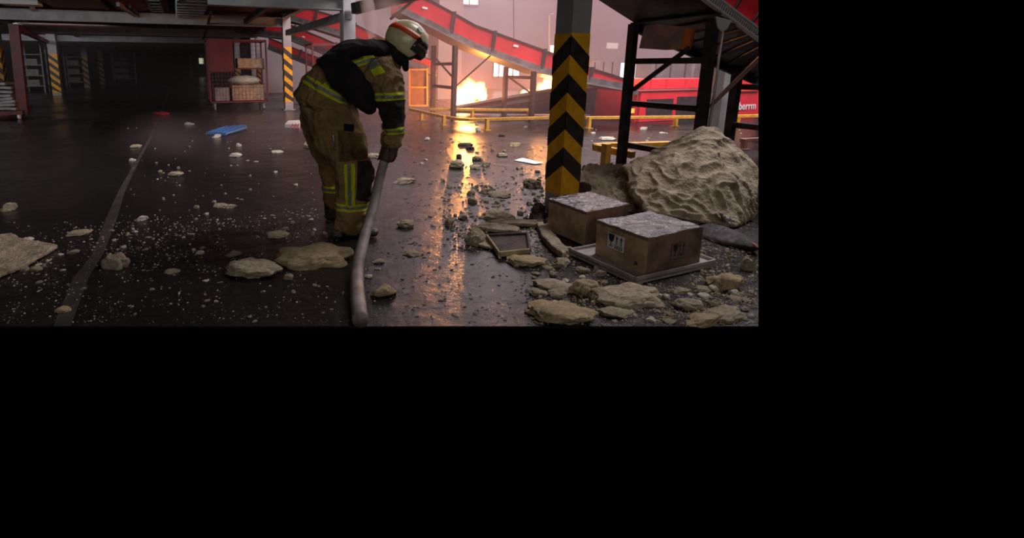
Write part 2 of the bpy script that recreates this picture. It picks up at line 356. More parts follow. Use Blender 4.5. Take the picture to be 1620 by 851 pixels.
# galvanised duct and cable ladder
r = empty('cable_ladder', (0.2, 14, 2.8), 'silver cable ladder hanging under the ceiling above the aisle', 'cable tray')
for x in (-.55, -.25):
    MB().beam((x, 10.5, 2.90), (x, 24, 2.90), .03, .09).build('side_rail', M['galv'], r)
for k in range(20): MB().beam((-.55, 10.8+k*.66, 2.87), (-.25, 10.8+k*.66, 2.87), .04, .02).build('rung', M['galv'], r)
r = empty('air_duct', (.5, 14, 2.8), 'ribbed silver air duct under the low ceiling', 'duct')
MB().box((.1, 10.5, 2.72), (.75, 15.8, 2.96)).build('duct_body', M['galv'], r)
for k in range(9): MB().box((.08, 10.6+k*.62, 2.70), (.77, 10.64+k*.62, 2.97)).build('flange', M['galv'], r)
r = empty('ceiling_panel_row', (-6, 14, 2.9), 'rusty red brown panels hung under the ceiling at top left', 'panels')
for (x, y, c) in ((-4.6, 17.5, 'deck'), (-3.0, 17.5, 'dred'), (-1.6, 17.7, 'brownbox'), (-6.4, 17.5, 'dred'), (-2.9, 12.5, 'brownbox'), (-1.4, 12.5, 'dred')):
    MB().box((x, y, 2.88), (x+1.3, y+3.6, 2.93)).build('panel', M[c], r)
tag(MB().box((-3.9, 15.3, 2.86), (-3.1, 15.8, 2.97)).build('ceiling_junction_box', M['white']), 'pale junction box with rags of film above the top left beam', 'box')
tag(MB().tube([D(300+60*t-20, 3, 11+t*.4) + V((0, 0, .05*math.sin(t*5))) for t in [k/8 for k in range(9)]], .02, 6).build('loose_cable', M['dsteel']), 'loose dark cable drooping under the ceiling', 'cable')

# ================================================================== RED CONVEYORS
def interp(tbl, x):
    for (x0, y0), (x1, y1) in zip(tbl, tbl[1:]):
        if x <= x1: return y0+(y1-y0)*(x-x0)/(x1-x0)
    return tbl[-1][1]
def conveyor(top, bot, dl, cuts, label, back=1.1, rail=.14, under='dsteel', name='conveyor', tags=()):
    x0 = top[0][0]; P = lambda px, py: D(px, py, interp(dl, px))
    r = empty(name, P(x0, interp(bot, x0)), label, 'conveyor')
    bk = V((.22, .97, 0))
    xs = sorted(set([t[0] for t in top] + cuts)); 
    for a, b_ in zip(cuts, cuts[1:]):
        seg = [a] + [x for x in xs if a < x < b_] + [b_]
        for s0, s1 in zip(seg, seg[1:]):
            MB().prism([P(s0, interp(top, s0)), P(s1, interp(top, s1)), P(s1, interp(bot, s1)), P(s0, interp(bot, s0))], bk*.05).build('side_panel', M['red'], r, cl=[RIGHT])
            q0, q1 = P(s0, interp(bot, s0)), P(s1, interp(bot, s1))
            MB().beam(q0-V((0, 0, rail/2)), q1-V((0, 0, rail/2)), .10, rail).build('frame_rail', M['galv'], r, cl=[RIGHT])
            MB().beam(q0-V((0, 0, rail+.02)), q1-V((0, 0, rail+.02)), .14, .03).build('rail_flange', M['steel'], r, cl=[RIGHT])
            d0, d1 = q0-V((0, 0, rail+.01)), q1-V((0, 0, rail+.01))
            MB().prism([d0, d1, d1+bk*back, d0+bk*back], (0, 0, -.03)).build('belt_bed', M[under], r, cl=[RIGHT])
            t0, t1 = P(s0, interp(top, s0)), P(s1, interp(top, s1))
            MB().prism([t0+bk*back, t1+bk*back, d1+bk*back, d0+bk*back], bk*.04).build('back_panel', M['red'], r, cl=[RIGHT])
            MB().beam(t0, t1, .07, .04).build('top_trim', M['dsteel'], r, cl=[RIGHT])
    for c in cuts[1:-1]:
        a, b_ = P(c+2.5, interp(top, c)-2), P(c-2.5, interp(bot, c)+3)
        for dx in (-1.6, 1.6): MB().beam(a-FH*.03+RT*dx*.015, b_-FH*.03+RT*dx*.015, .035, .06, up=FH).build('joint_post', M['dsteel'], r)
    for (tx, ty) in tags:
        q = P(tx, ty)-FH*.03; MB().beam(q, q+RT*.16-ZZ*.03, .02, .05).build('white_label', M['white'], r)
    return r
c1top = [(630,-18),(680,0),(722,23),(752,40),(782,51),(862,80),(935,108),(998,128)]
c1bot = [(630,8),(680,32),(712,48),(740,63),(775,76),(850,104),(935,122),(998,133)]
c1 = conveyor(c1top, c1bot, [(630,14.4),(862,13.3),(998,12.3)], [630,717,781,860,935,998], 'long red sided conveyor sloping down to the right over the fires', tags=[(668,12),(812,72)])
conveyor([(360,-14),(470,8),(545,30),(640,78),(690,98)], [(360,2),(470,26),(545,50),(640,92),(690,110)], [(360,18.5),(690,16)], [360,430,500,560,625,690], 'second red conveyor, crossing behind the top of the firefighter', rail=.16, tags=[(542,43)])
conveyor([(372,26),(456,38),(510,60),(600,100)], [(372,42),(456,52),(510,74),(600,112)], [(372,21),(600,19)], [372,420,465,530,600], 'third red conveyor, farthest back above the left cage', rail=.2, tags=[(478,58)])
conveyor([(425,60),(470,78),(520,98)], [(425,70),(470,88),(520,108)], [(425,23),(520,22)], [425,475,520], 'short low red conveyor end left of the firefighter', rail=.2)
# supports of the long conveyor
def trestle(near, farr, zn, zf, rungs, label, wd=.09, m='dsteel', brace=None, cl=(RIGHT,), group=None, xb=True):
    r = empty('trestle', V((near.x, near.y, 0)), label, 'trestle', group)
    for p, z in ((near, zn), (farr, zf)):
        MB().beam((p.x, p.y, .02), (p.x, p.y, z), wd, wd, up=V((0, 1, 0))).build('leg', M[m], r, cl=cl)
        MB().box((p.x-wd, p.y-wd, 0), (p.x+wd, p.y+wd, .02)).build('foot', M[m], r, cl=cl)
    for z in rungs: MB().beam((near.x, near.y, z), (farr.x, farr.y, z), wd*.6, wd*.75).build('rung', M[m], r, cl=cl)
    if xb: MB().beam((near.x, near.y, zn*.55), (farr.x, farr.y, zf*.85), .03, .04).build('cross_brace', M[m], r, cl=cl)
    return r
def zat(p, px, py): return D(px, py, V(p).dot(FH)).z
n1, f1 = G(717, 188), G(684, 180); n2, f2 = G(840, 193), G(797, 186)
t1 = trestle(n1, f1, zat(n1, 721, 72), zat(f1, 687, 72), [zat(n1, 720, 101), zat(n1, 719, 139)], 'dark trestle under the long red conveyor, left of the tall fire', .11)
t2 = trestle(n2, f2, zat(n2, 845, 113), zat(f2, 801, 106), [zat(n2, 842, 123)], 'dark trestle under the long red conveyor, between the two fires', .10)
bar(D(776, 88, 13.4), D(722, 136, 13.7), .03, .04, 'thin slanting rod beside the tall fire', 'dsteel', 'brace_rod', 'rod')
# wide pale concrete pier behind the first trestle, grey building columns behind
pa, pb = onY(692, 150, 19), onY(729, 150, 19); tag(MB().box((pa.x, 19, 0), (pb.x, 19.9, 8)).build('concrete_pier', M['plaster']), 'wide pale pillar rising behind the left fire trestle', 'pillar')
p = D(1140, 150, 9.0); tag(MB().box((p.x-.1, p.y-.1, 0), (p.x+.1, p.y+.1, 1.55)).build('steel_post', M['steel']), 'grey post standing in front of the red container', 'post')
p = D(868, 80, 17); tag(MB().tube([D(869, 163, 17)-ZZ*D(869, 163, 17).z, D(869, 24, 17), D(875, 22, 17)], .035, 8).build('lamp_mast', M['steel']), 'thin mast with a bent top left of the chevron column', 'pole')
tag(MB().tube([D(812, -10, 20), D(813, 70, 20)], .015, 6).build('hanging_cable', M['dsteel']), 'thin cable hanging down the pale wall', 'cable')
p0, p1 = D(960, 68, 24), D(977, 77, 24); tag(MB().beam(D(960, 72, 24), D(977, 73, 24), .1, .26).build('wall_lamp', mat('unlit lamp glass', (.9,.9,.85), .4)), 'small pale lamp box high on the hazy wall', 'lamp')
# dark sloping belt skirt in front of the fires
sk = empty('loading_belt', G(850, 186), 'dark low belt rising to the right in front of the fires', 'conveyor')
MB().prism([D(718, 170, 14.2), D(790, 158, 14.1), D(836, 150, 14.0), D(890, 139, 13.8), D(990, 137, 13.6), D(990, 181, 13.6), D(890, 180.5, 13.9), D(800, 180, 14.1), D(718, 179, 14.2)], FH*.4).build('skirt', M['dsteel'], sk)
MB().beam(D(718, 169, 14.2), D(890, 138, 13.8), .12, .06).build('edge_trim', M['steel'], sk)
MB().beam(D(890, 138, 13.8), D(990, 136, 13.6), .12, .06).build('edge_trim', M['steel'], sk)
# glowing lamps and cabinets at the left of the fire
for i, (a, b_, lab) in enumerate(((648, 676, 'fire lit glass cabinet right of the firefighter'), )):
    q = empty('glass_cabinet', G(a, 177), lab, 'cabinet'); d = 16
    for x in (a, b_): MB().beam(D(x, 168, d), D(x, 108, d), .05, .05, up=FH).build('post', M['rail'], q)
    for y in (110, 138, 167): MB().beam(D(a, y, d), D(b_, y, d), .05, .05).build('crossbar', M['rail'], q)
    MB().prism([D(a, 110, d+.03), D(b_, 110, d+.03), D(b_, 167, d+.03), D(a, 167, d+.03)], FH*.5).build('panel', M['brownbox'], q)

# ================================================================== FIRE
def fire(name, pts, seed, d, label, energy, col=(1, .35, .06)):
    random.seed(seed); r = empty(name, D(pts[0][0], pts[0][1], d), label, 'fire')
    m = bpy.data.materials.new('flame '+str(seed)); m.use_nodes = True; nt = m.node_tree; nt.nodes.remove(nt.nodes['Principled BSDF'])
    out = nt.nodes['Material Output']; e = nt.nodes.new('ShaderNodeEmission'); tc = nt.nodes.new('ShaderNodeTexCoord')
    n = nt.nodes.new('ShaderNodeTexNoise'); n.inputs['Scale'].default_value = 2.2; n.inputs['Detail'].default_value = 5; n.inputs['Distortion'].default_value = .8
    nt.links.new(tc.outputs['Object'], n.inputs['Vector'])
    g = nt.nodes.new('ShaderNodeTexGradient'); g.gradient_type = 'SPHERICAL'; mp = nt.nodes.new('ShaderNodeMapping'); mp.inputs['Location'].default_value = (-1, -1, -.9); mp.inputs['Scale'].default_value = (2, 2, 1.9)
    nt.links.new(tc.outputs['Generated'], mp.inputs['Vector']); nt.links.new(mp.outputs['Vector'], g.inputs['Vector'])
    ad = nt.nodes.new('ShaderNodeMath'); ad.operation = 'MULTIPLY_ADD'; ad.inputs[1].default_value = 1.9; nt.links.new(n.outputs['Fac'], ad.inputs[0])
    a2 = nt.nodes.new('ShaderNodeMath'); a2.operation = 'ADD'; nt.links.new(g.outputs['Fac'], a2.inputs[0]); a2.inputs[1].default_value = -1.0
    nt.links.new(a2.outputs[0], ad.inputs[2])
    mr = nt.nodes.new('ShaderNodeMapRange'); mr.inputs['From Min'].default_value = .14; mr.inputs['From Max'].default_value = .40; mr.inputs['To Max'].default_value = 26
    nt.links.new(ad.outputs[0], mr.inputs['Value']); nt.links.new(mr.outputs[0], e.inputs['Strength'])
    cr = nt.nodes.new('ShaderNodeValToRGB'); cr.color_ramp.elements[0].position = .1; cr.color_ramp.elements[0].color = (1, .20, .02, 1); cr.color_ramp.elements[1].position = .6; cr.color_ramp.elements[1].color = (1, .62, .20, 1)
    nt.links.new(ad.outputs[0], cr.inputs['Fac']); nt.links.new(cr.outputs[0], e.inputs['Color']); nt.links.new(e.outputs[0], out.inputs['Volume'])
    for k, (px, py, rw, rh) in enumerate(pts):
        bm = bmesh.new(); bmesh.ops.create_icosphere(bm, subdivisions=3, radius=1)
        c = D(px, py, d + .1*k); s = scale_at(c)
        for v in bm.verts:
            v.co += v.co*noise.noise(v.co*1.3+V((seed+k, 0, 0)))*.3
            v.co = V((v.co.x*rw*s, v.co.y*.35, v.co.z*rh*s))
            v.co = Matrix.Rotation(-YAW, 3, 'Z') @ v.co
        bmesh.ops.translate(bm, verts=bm.verts[:], vec=c); b2 = MB(); b2.bm.free(); b2.bm = bm; b2.build('flame', m, r)
    l = bpy.data.lights.new('fire_glow', 'POINT'); l.energy = energy; l.color = col; l.shadow_soft_size = .22
    lo = bpy.data.objects.new('fire_glow', l); C.objects.link(lo); lo.location = D(pts[0][0], pts[0][1], d)
fire('fire', [(740,146,24,28),(733,158,19,20),(752,140,18,15),(759,150,11,13)], 3, 15.2, 'tall bright yellow fire burning under the long red conveyor', 430)
fire('fire', [(864,137,16,19),(857,147,13,12),(833,147,9,7)], 8, 15.0, 'smaller yellow fire beside the chevron column', 300)

# ================================================================== YELLOW GUARD RAILS
def guard(name, line, posts, z, label, dline, th=.07, m='rail'):
    r = empty(name, G(*posts[0]) if posts else G(line[0][0], line[0][1]+15), label, 'guard rail')
    P = [D(x, y, d) for (x, y), d in zip(line, dline)]
    for a, b_ in zip(P, P[1:]): MB().beam(a, b_, th, th).build('rail', M[m], r, cl=[RIGHT], bev=.008)
    for (px, py) in posts:
        g = G(px, py); dd = g.dot(FH); ln_ = sorted(zip(line, dline), key=lambda t: t[0][0])
        top = D(px, interp([(l_[0][0], l_[0][1]) for l_ in ln_], px), dd).z
        MB().box((g.x-th/2, g.y-th/2, 0), (g.x+th/2, g.y+th/2, top+th*.3)).build('post', M[m], r, cl=[RIGHT])
        MB().box((g.x-th, g.y-th, 0), (g.x+th, g.y+th, .012)).build('base_plate', M[m], r, cl=[RIGHT])
    return r
guard('guard_rail', [(648,172.5),(699,184),(726,188.5),(744,189.5),(868,186.5)], [(667,190),(702,198),(770,206)], .3, 'low yellow rail in front of the fire, left of the chevron column', [13.2,12.2,11.7,11.5,11.2])
guard('guard_rail', [(680,173),(838,174)], [(747,186),(836,185.5)], .3, 'farther yellow rail just before the dark loading belt', [13.4,13.2])
guard('guard_rail', [(926,186.5),(1103,185)], [(931,203),(1068,200)], .3, 'yellow rail in front of the red container, right of the chevron column', [11.3,11.4])
guard('guard_rail', [(1162,184),(1215,183)], [(1166,199)], .3, 'short yellow rail before the lettered red container', [11.5,11.5])
guard('guard_rail', [(1172,222),(1215,220)], [(1176,236)], .3, 'dull orange rail at the right edge behind the foam heap', [8.6,8.6], m='brownbox')
nb = guard('guard_rail', [(940,232),(965,230),(1010,229.5),(1060,228)], [(957,262)], .25, 'near orange yellow rail end beside the left trestle leg', [7.2,7.3,7.4,7.5], th=.09)
MB().beam(D(941, 233, 7.2), D(1002, 245, 6.7), .09, .09).build('rail', M['rail'], nb)

# ================================================================== RED CONTAINER AND MACHINE
def boxX(px0, px1, py0, py1, Y, dep, name, m, r, clp=True, bev=0):
    a = onY(px0, py1, Y); c = onY(px1, py0, Y)
    return MB().box((a.x, Y, max(a.z, 0.0)), (c.x, Y+dep, c.z)).build(name, M[m], r, cl=[RIGHT] if clp else [], bev=bev)
YM = 9.2
ma = empty('refuse_compactor', onY(1010, 196, YM), 'low red compactor machine standing behind the trestle legs', 'machine')
boxX(1010, 1147, 141, 193, YM, 1.6, 'body', 'red', ma)
boxX(1018, 1148, 124, 141, YM+.5, 1.0, 'hopper', 'red', ma)
boxX(1022, 1066, 156, 184, YM-.02, .03, 'dark_panel', 'dsteel', ma); boxX(1069, 1145, 151, 191, YM-.03, .04, 'dark_panel', 'dsteel', ma)
boxX(1000, 1010, 143, 150, YM-.05, .3, 'lamp_arm', 'galv', ma); boxX(1004, 1010, 141, 197, YM-.03, .1, 'end_post', 'red', ma)
boxX(997, 1004, 172, 179, YM-.05, .1, 'warning_lamp', 'glow', ma)
boxX(1008, 1150, 140, 142.5, YM-.05, .1, 'rim', 'galv', ma)
for x in (1030, 1055, 1085, 1110, 1135): boxX(x, x+2, 126, 140, YM+.44, .08, 'rib', 'red', ma)
co = empty('red_container', onY(1170, 192, 9.0), 'red steel container with white lettering at the right edge', 'container')
boxX(1158, 1240, 143, 192, 9.0, 2.0, 'body', 'red', co)
boxX(1158, 1240, 124, 143, 9.5, 1.5, 'upper_body', 'red', co)
boxX(1158, 1240, 142, 145, 8.95, .1, 'rim', 'red', co)
def text(s, loc, size, m, parent, right=RT, up=ZZ, ext=.002, name='lettering', font=None, bold=0):
    cu = bpy.data.curves.new('t', 'FONT'); cu.body = s; cu.size = size; cu.extrude = ext; cu.offset = bold
    to = bpy.data.objects.new('t', cu); C.objects.link(to); dg = bpy.context.evaluated_depsgraph_get()
    me = bpy.data.meshes.new_from_object(to.evaluated_get(dg)); bpy.data.objects.remove(to)
    bm = bmesh.new(); bm.from_mesh(me); r_, u_ = V(right).normalized(), V(up).normalized(); n_ = r_.cross(u_)
    for v in bm.verts: v.co = V(loc) + r_*v.co.x + u_*v.co.y + n_*v.co.z
    b2 = MB(); b2.bm.free(); b2.bm = bm; return b2.build(name, m, parent, cl=[RIGHT])
q = onY(1168, 173.5, 8.98)
text('berrm', q, .275, M['white'], co, right=V((1, 0, 0)), bold=.004)
boxX(1193, 1215, 180, 187, 8.97, .03, 'grey_label', 'galv', co)
# dim equipment against the hazy wall
for i, (a, b_, t, bt, m_, lab) in enumerate(((934, 976, 96, 118, 'steel', 'grey plant unit above the end of the long red conveyor'), (1026, 1096, 97, 124, 'steel', 'long grey plant unit behind the red compactor'), (1121, 1140, 100, 124, 'galv', 'pale grey cabinet behind the red compactor'))):
    q = empty('plant_unit', onY(a, bt, 13.5), lab, 'machine'); 
    boxX(a, b_, t, bt, 13.5, .6, 'housing', m_, q)
    for k in range(3): x = a+(b_-a)*(k+.5)/3; boxX(x, x+1.5, t+2, bt, 13.44, .05, 'seam_strip', 'dsteel', q)
    za = onY(a, 190, 13.5)
    for x in (a+2, b_-4): c_ = onY(x, bt, 13.5); MB().box((c_.x, 13.55, 0), (c_.x+.08, 13.65, c_.z)).build('leg', M['dsteel'], q)

# ================================================================== NEAR DARK CONVEYOR, RIGHT
fl1 = G(981, 274); nl1 = V((fl1.x, fl1.y, 0)) ; 
# near leg: same X, nearer Y, seen at px 1109
def at_x(px, py, X): r_ = ray(px, py); return CAM + r_*(X/r_.x)
nl = at_x(1114, 150, fl1.x); nl1 = V((nl.x, nl.y, 0))
def z_on(P, px_guess, py): return D(px_guess, py, P.dot(FH)).z
tr1 = trestle(nl1, fl1, z_on(nl1, 1140, 30), z_on(fl1, 1003, 38), [z_on(fl1, 1003, 97), z_on(fl1, 992, 163), z_on(fl1, 984, 228)], 'dark steel trestle standing behind the foam heap, left of two', .088, cl=(RIGHT,), xb=False)
r_ = ray(1160, 165); fy = CAM + r_*(fl1.y/r_.y); fl2 = V((fy.x, fy.y, 0)); nl2 = V((fl2.x, nl1.y, 0))
tr2 = trestle(nl2, fl2, z_on(fl2, 1174, 108), z_on(fl2, 1174, 108), [z_on(fl2, 1168, 137), z_on(fl2, 1158, 197)], 'second dark steel trestle at the right edge behind the foam heap', .10, cl=(RIGHT,), xb=False)
ndv = empty('dark_conveyor', D(1060, 20, 6), 'dark underside of a near conveyor sloping down at top right', 'conveyor')
dF = fl1.dot(FH); dN = nl1.dot(FH)
def Fe(px, py): r_ = ray(px, py); return CAM + r_*((fl1.y+.08)/r_.y)      # on the far edge plane
def Ne(px, py): r_ = ray(px, py); return CAM + r_*((nl1.y-.10)/r_.y)
a0, a1, a2 = Fe(925, -14), Fe(1003, 36), Fe(1215, 131)
b0, b1, b2_ = Ne(1085, -24), Ne(1140, 14), Ne(1250, 92)
# bed: straight from far edge to near edge
MB().prism([a0, a1, Ne(1140, 20), Ne(1085, -24)], (0, 0, .05)).build('belt_bed', M['dsteel'], ndv, cl=[RIGHT])
MB().prism([a1, a2, Ne(1250, 92), Ne(1140, 20)], (0, 0, .05)).build('belt_bed', M['dsteel'], ndv, cl=[RIGHT])
for t in [k/9 for k in range(10)]:
    p_, q_ = a1.lerp(a2, t), Ne(1140, 20).lerp(Ne(1250, 92), t)
    MB().beam(p_-ZZ*.008, q_-ZZ*.008, .10, .014).build('cross_bearer', M['dsteel'], ndv, cl=[RIGHT])
MB().beam(a1-ZZ*.05, a2-ZZ*.05, .05, .10).build('side_channel', M['dsteel'], ndv, cl=[RIGHT])
g0, g1 = Ne(1108, -14), Ne(1250, 92)
gd = (g1-g0); L_ = gd.length; gt = gd.normalized(); gn = gt.cross(V((0, 1, 0))).normalized()
if gn.z < 0: gn = -gn
# perforated side girder (square holes are real openings)
pg = MB(); n = 46
for j, (lo_, hi_) in enumerate(((-.055, -.035), (.035, .055))): pg.beam(g0+gn*(lo_+hi_)/2, g1+gn*(lo_+hi_)/2, .05, hi_-lo_, up=gn)
for k in range(n): c_ = g0+gt*(L_*(k+.5)/n); pg.beam(c_-gn*.036, c_+gn*.036, .006, L_/n*.55, up=gt)
pg.build('perforated_girder', mat('bright zinc', (.62,.60,.60), .45, .3), ndv, cl=[RIGHT])
MB().beam(g0+V((0, .05, .0)), g1+V((0, .05, .0)), .02, .10, up=gn).build('girder_web', M['dsteel'], ndv, cl=[RIGHT])
MB().prism([g0+gn*.07+V((0,.05,0)), g1+gn*.07+V((0,.05,0)), g1+gn*.55+V((0,.05,0)), g0+gn*.55+V((0,.05,0))], (0, .03, 0)).build('red_side_panel', M['red'], ndv, cl=[RIGHT])
for t in (.35, .55, .8): c_ = g0.lerp(g1, t)+V((0, .03, 0)); MB().beam(c_+gn*.07, c_+gn*.55+gt*.12, .02, .02).build('panel_joint', M['dsteel'], ndv, cl=[RIGHT])
# perforated plate at the far lower edge
pp = MB(); h0, h1 = Fe(978, 12), Fe(1030, 42); hv = h1-h0; up_ = ZZ*.10
nx, nz = 13, 5
for i in range(nx+1): pp.beam(h0+hv*(i/nx), h0+hv*(i/nx)+up_, .004, .016)
for j in range(nz+1): pp.beam(h0+up_*(j/nz), h1+up_*(j/nz), .004, .009)
pp.build('perforated_plate', M['dsteel'], ndv)
# gusset plate on near leg
gz = D(1146, 36, dN-.05)
MB().prism([D(1133, 26, dN-.07), D(1158, 32, dN-.07), D(1150, 46, dN-.07), D(1143, 50, dN-.07), D(1136, 44, dN-.07)], FH*.02).build('gusset_plate', mat('pale gusset paint', (.42,.40,.40), .5), tr1)
MB().tube([D(1144, 50, dN-.06), D(1122, 200, dN-.06)], .012, 8).build('conduit', M['galv'], tr1)
tag(MB().beam(D(1090, 76, 5.6), D(1002, 142, 6.3), .03, .045).build('brace_rod', M['dsteel']), 'bent dark brace rod crossing behind the hanging brown box', 'rod')
tag(MB().beam(D(1212, 82, 5.4), D(1122, 169, 5.5), .03, .04).build('brace_rod', M['brownbox'], cl=[RIGHT]), 'rusty brace rod right of the near trestle leg', 'rod')
bx = empty('hanging_box', D(1060, 60, 5.7), 'brown sheet box with an orange end under the dark conveyor', 'box')
F4 = [D(1040, 38, 5.75), D(1085, 43, 5.6), D(1076, 78, 5.6), D(1031, 75, 5.75)]
MB().prism(F4, FH*.28-ZZ*.0).build('shell', M['brownbox'], bx)
MB().prism([D(1085.5, 43, 5.6), D(1101, 46, 5.75), D(1093, 79, 5.75), D(1076.5, 78, 5.6)], FH*.02).build('end_sheet', M['osheet'], bx)

# ================================================================== LEFT: CAGES, STACK
def wire(mb, a, b_, up_, n, m_, th=.008):
    a, b_, up_ = V(a), V(b_), V(up_)
    for i in range(n+1): mb.beam(a.lerp(b_, i/n), a.lerp(b_, i/n)+up_, th, th, up=FH)
    for j in range(m_+1): mb.beam(a+up_*(j/m_), b_+up_*(j/m_), th, th)
def cage(px0, px1, pyb, pyt, Y, dep, label, solid=True):
    a = onY(px0, pyb, Y); c = onY(px1, pyb, Y); t = onY(px0, pyt, Y); x0, x1, zb, zt = a.x, c.x, max(.16, a.z), t.z
    r = empty('roll_cage', (x0, Y, 0), label, 'roll cage')
    for x in (x0, x1):
        for y in (Y, Y+dep): MB().beam((x, y, zb), (x, y, zt), .05, .05, up=V((0, 1, 0))).build('corner_post', M['dred'], r)
    for y in (Y, Y+dep):
        for z in (zb+.02, zt): MB().beam((x0, y, z), (x1, y, z), .05, .05).build('crossbar', M['dred'], r)
    for x in (x0, x1):
        for z in (zb+.02, zt): MB().beam((x, Y, z), (x, Y+dep, z), .05, .05).build('crossbar', M['dred'], r)
    MB().box((x0, Y, zb), (x1, Y+dep, zb+.04)).build('floor_tray', M['dred'], r)
    w1 = MB(); wire(w1, (x0, Y+dep, zb), (x1, Y+dep, zb), (0, 0, zt-zb), 12, 14); w1.build('wire_mesh', M['dred'], r)
    w1 = MB(); xm = x0+(x1-x0)*.42; wire(w1, (xm, Y, zb), (x1, Y, zb), (0, 0, (zt-zb)*.3), 9, 5); w1.build('wire_mesh', M['dred'], r)
    w1 = MB(); wire(w1, (x0, Y, zb), (xm, Y, zb), (0, 0, (zt-zb)*.55), 8, 9); w1.build('wire_mesh', M['dred'], r)
    if solid: MB().box((x0+.03, Y-.01, zb+(zt-zb)*.5), (xm, Y+.02, zt-.02)).build('sheet_panel', M['dred'], r)
    for x in (x0+.12, x1-.12):
        for y in (Y+.1, Y+dep-.1):
            wq = MB(); wq.tube([(x-.02, y, .075), (x+.02, y, .075)], .075, 14); k_ = wq.build('caster', M['galv'], r)
            MB().box((x-.03, y-.03, .10), (x+.03, y+.03, zb)).build('caster_fork', M['galv'], r)
    return r, x0, x1, zb, zt
yb = G(380, 175).y
r, x0, x1, zb, zt = cage(334, 424, 163, 63, yb, 1.0, 'dark red wire roll cage holding cartons, left of the firefighter')
for i, (f0, f1_, z0, z1, lab) in enumerate(((.38, .95, .05, .52, 'large brown carton at the bottom of the red roll cage'), (.5, .98, 1.05, 1.35, 'upper brown carton in the red roll cage'), (.08, .33, .05, .45, 'grey carton in the left corner of the red roll cage'))):
    z0 = z0+zb; z1 = z1+zb
    c_ = MB().box((x0+(x1-x0)*f0, yb+.12, z0), (x0+(x1-x0)*f1_, yb+.8, z1)).build('carton', M['card' if i < 2 else 'tray'], bev=.01); tag(c_, lab, 'box')
    if i == 1: MB().box((x0+.05, yb+.1, z0-.04), (x1-.05, yb+.9, z0)).build('shelf', M['dred'], r)
bg = MB(); bmesh.ops.create_icosphere(bg.bm, subdivisions=3, radius=1)
for v in bg.bm.verts: v.co = V((x0+(x1-x0)*.62+v.co.x*.5, yb+.45+v.co.y*.28, zb+.66+v.co.z*.15*(1+.5*noise.noise(v.co*3))))
tag(bg.build('plastic_sack', M['foamw'], smooth=True), 'pale crumpled sack lying on the carton in the red roll cage', 'sack')
cage(496, 540, 138, 70, G(520, 172).y, .9, 'second red cage partly hidden behind the firefighter\'s back', solid=False)
# red rack with stacked boards at the left edge
ra = empty('red_cart', G(20, 186), 'dark red cart with a tall post at the left edge', 'cart')
pb = G(38, 187); 
MB().beam(pb+V((0, 0, .08)), D(22, 38, pb.dot(FH)), .22, .16, up=V((0, 1, 0))).build('post', M['dred'], ra)
MB().box((pb.x-2.6, pb.y-.3, .12), (pb.x+.05, pb.y+.7, .22)).build('deck', M['dred'], ra)
MB().beam((pb.x-2.6, pb.y, .34), (pb.x, pb.y, .34), .04, .06).build('crossbar', M['dred'], ra)
for x in (pb.x-.05, pb.x-1.9):
    MB().tube([(x-.03, pb.y-.2, .07), (x+.03, pb.y-.2, .07)], .07, 14).build('wheel', M['white'], ra)
random.seed(5)
tp = D(27, 130, pb.dot(FH)); nb_ = 8; zz0 = .225
lab_b = ['lowest', 'second lowest', 'third lowest', 'fourth lowest', 'fourth from the top', 'third from the top', 'second from the top', 'topmost']
hh = (tp.z-.225)/nb_
for k in range(nb_):
    xr = D(26 if k < 5 else 24-1.5*(k-4), 150, pb.dot(FH)).x + random.uniform(-.06, .06)
    s = MB(); n = 10
    pts = [V((xr-1.9*(i/n), pb.y-.25+random.uniform(-.01, .01), zz0+k*hh+.01+.02*math.sin(i*.9+k))) for i in range(n+1)]
    for i in range(n): s.prism([pts[i], pts[i+1], pts[i+1]+V((0, .8, 0)), pts[i]+V((0, .8, 0))], (0, 0, hh*.72))
    tag(s.build('folded_sheet', mat('grey white wrap', (.36,.35,.36), .6, 0, (.24,.23,.24), 5, .3, 20)), 'grey folded sheet on the red cart at left, %s in the stack' % lab_b[k], 'sheet')
cq = G(92, 151); bar(D(26, 44, pb.dot(FH)+.1), V((cq.x-.2, cq.y, 2.48)), .14, .14, 'dark red bar from the left post to the second striped column', 'dred', 'red_bar', 'bar')
# shelving in the dark distance
for i, (px0, px1, py0, py1, d, lab) in enumerate(((105, 128, 80, 130, 34, 'faint grey rack between the second and third striped columns'), (180, 210, 80, 126, 44, 'faint grey rack beyond the fourth striped column'), (38, 60, 70, 140, 27, 'dark wire rack behind the left red post'))):
    q = empty('storage_rack', G(px0, 136), lab, 'rack')
    a = D(px0, py1, d); c = D(px1, py0, d)
    for x in (a.x, c.x):
        for y in (a.y, a.y+1): MB().beam((x, y, 0), (x, y, c.z), .07, .07, up=V((0, 1, 0))).build('upright', M['steel'], q)
    for k in range(4): MB().box((a.x, a.y, .3+k*.55), (c.x, a.y+1, .36+k*.55)).build('shelf', M['steel'], q)
    for k in range(3): MB().box((a.x+.15, a.y+.1, .36+k*.55), (a.x+.15+(c.x-a.x)*.6, a.y+.8, .36+k*.55+.3)).build('load', M['tray'], q)

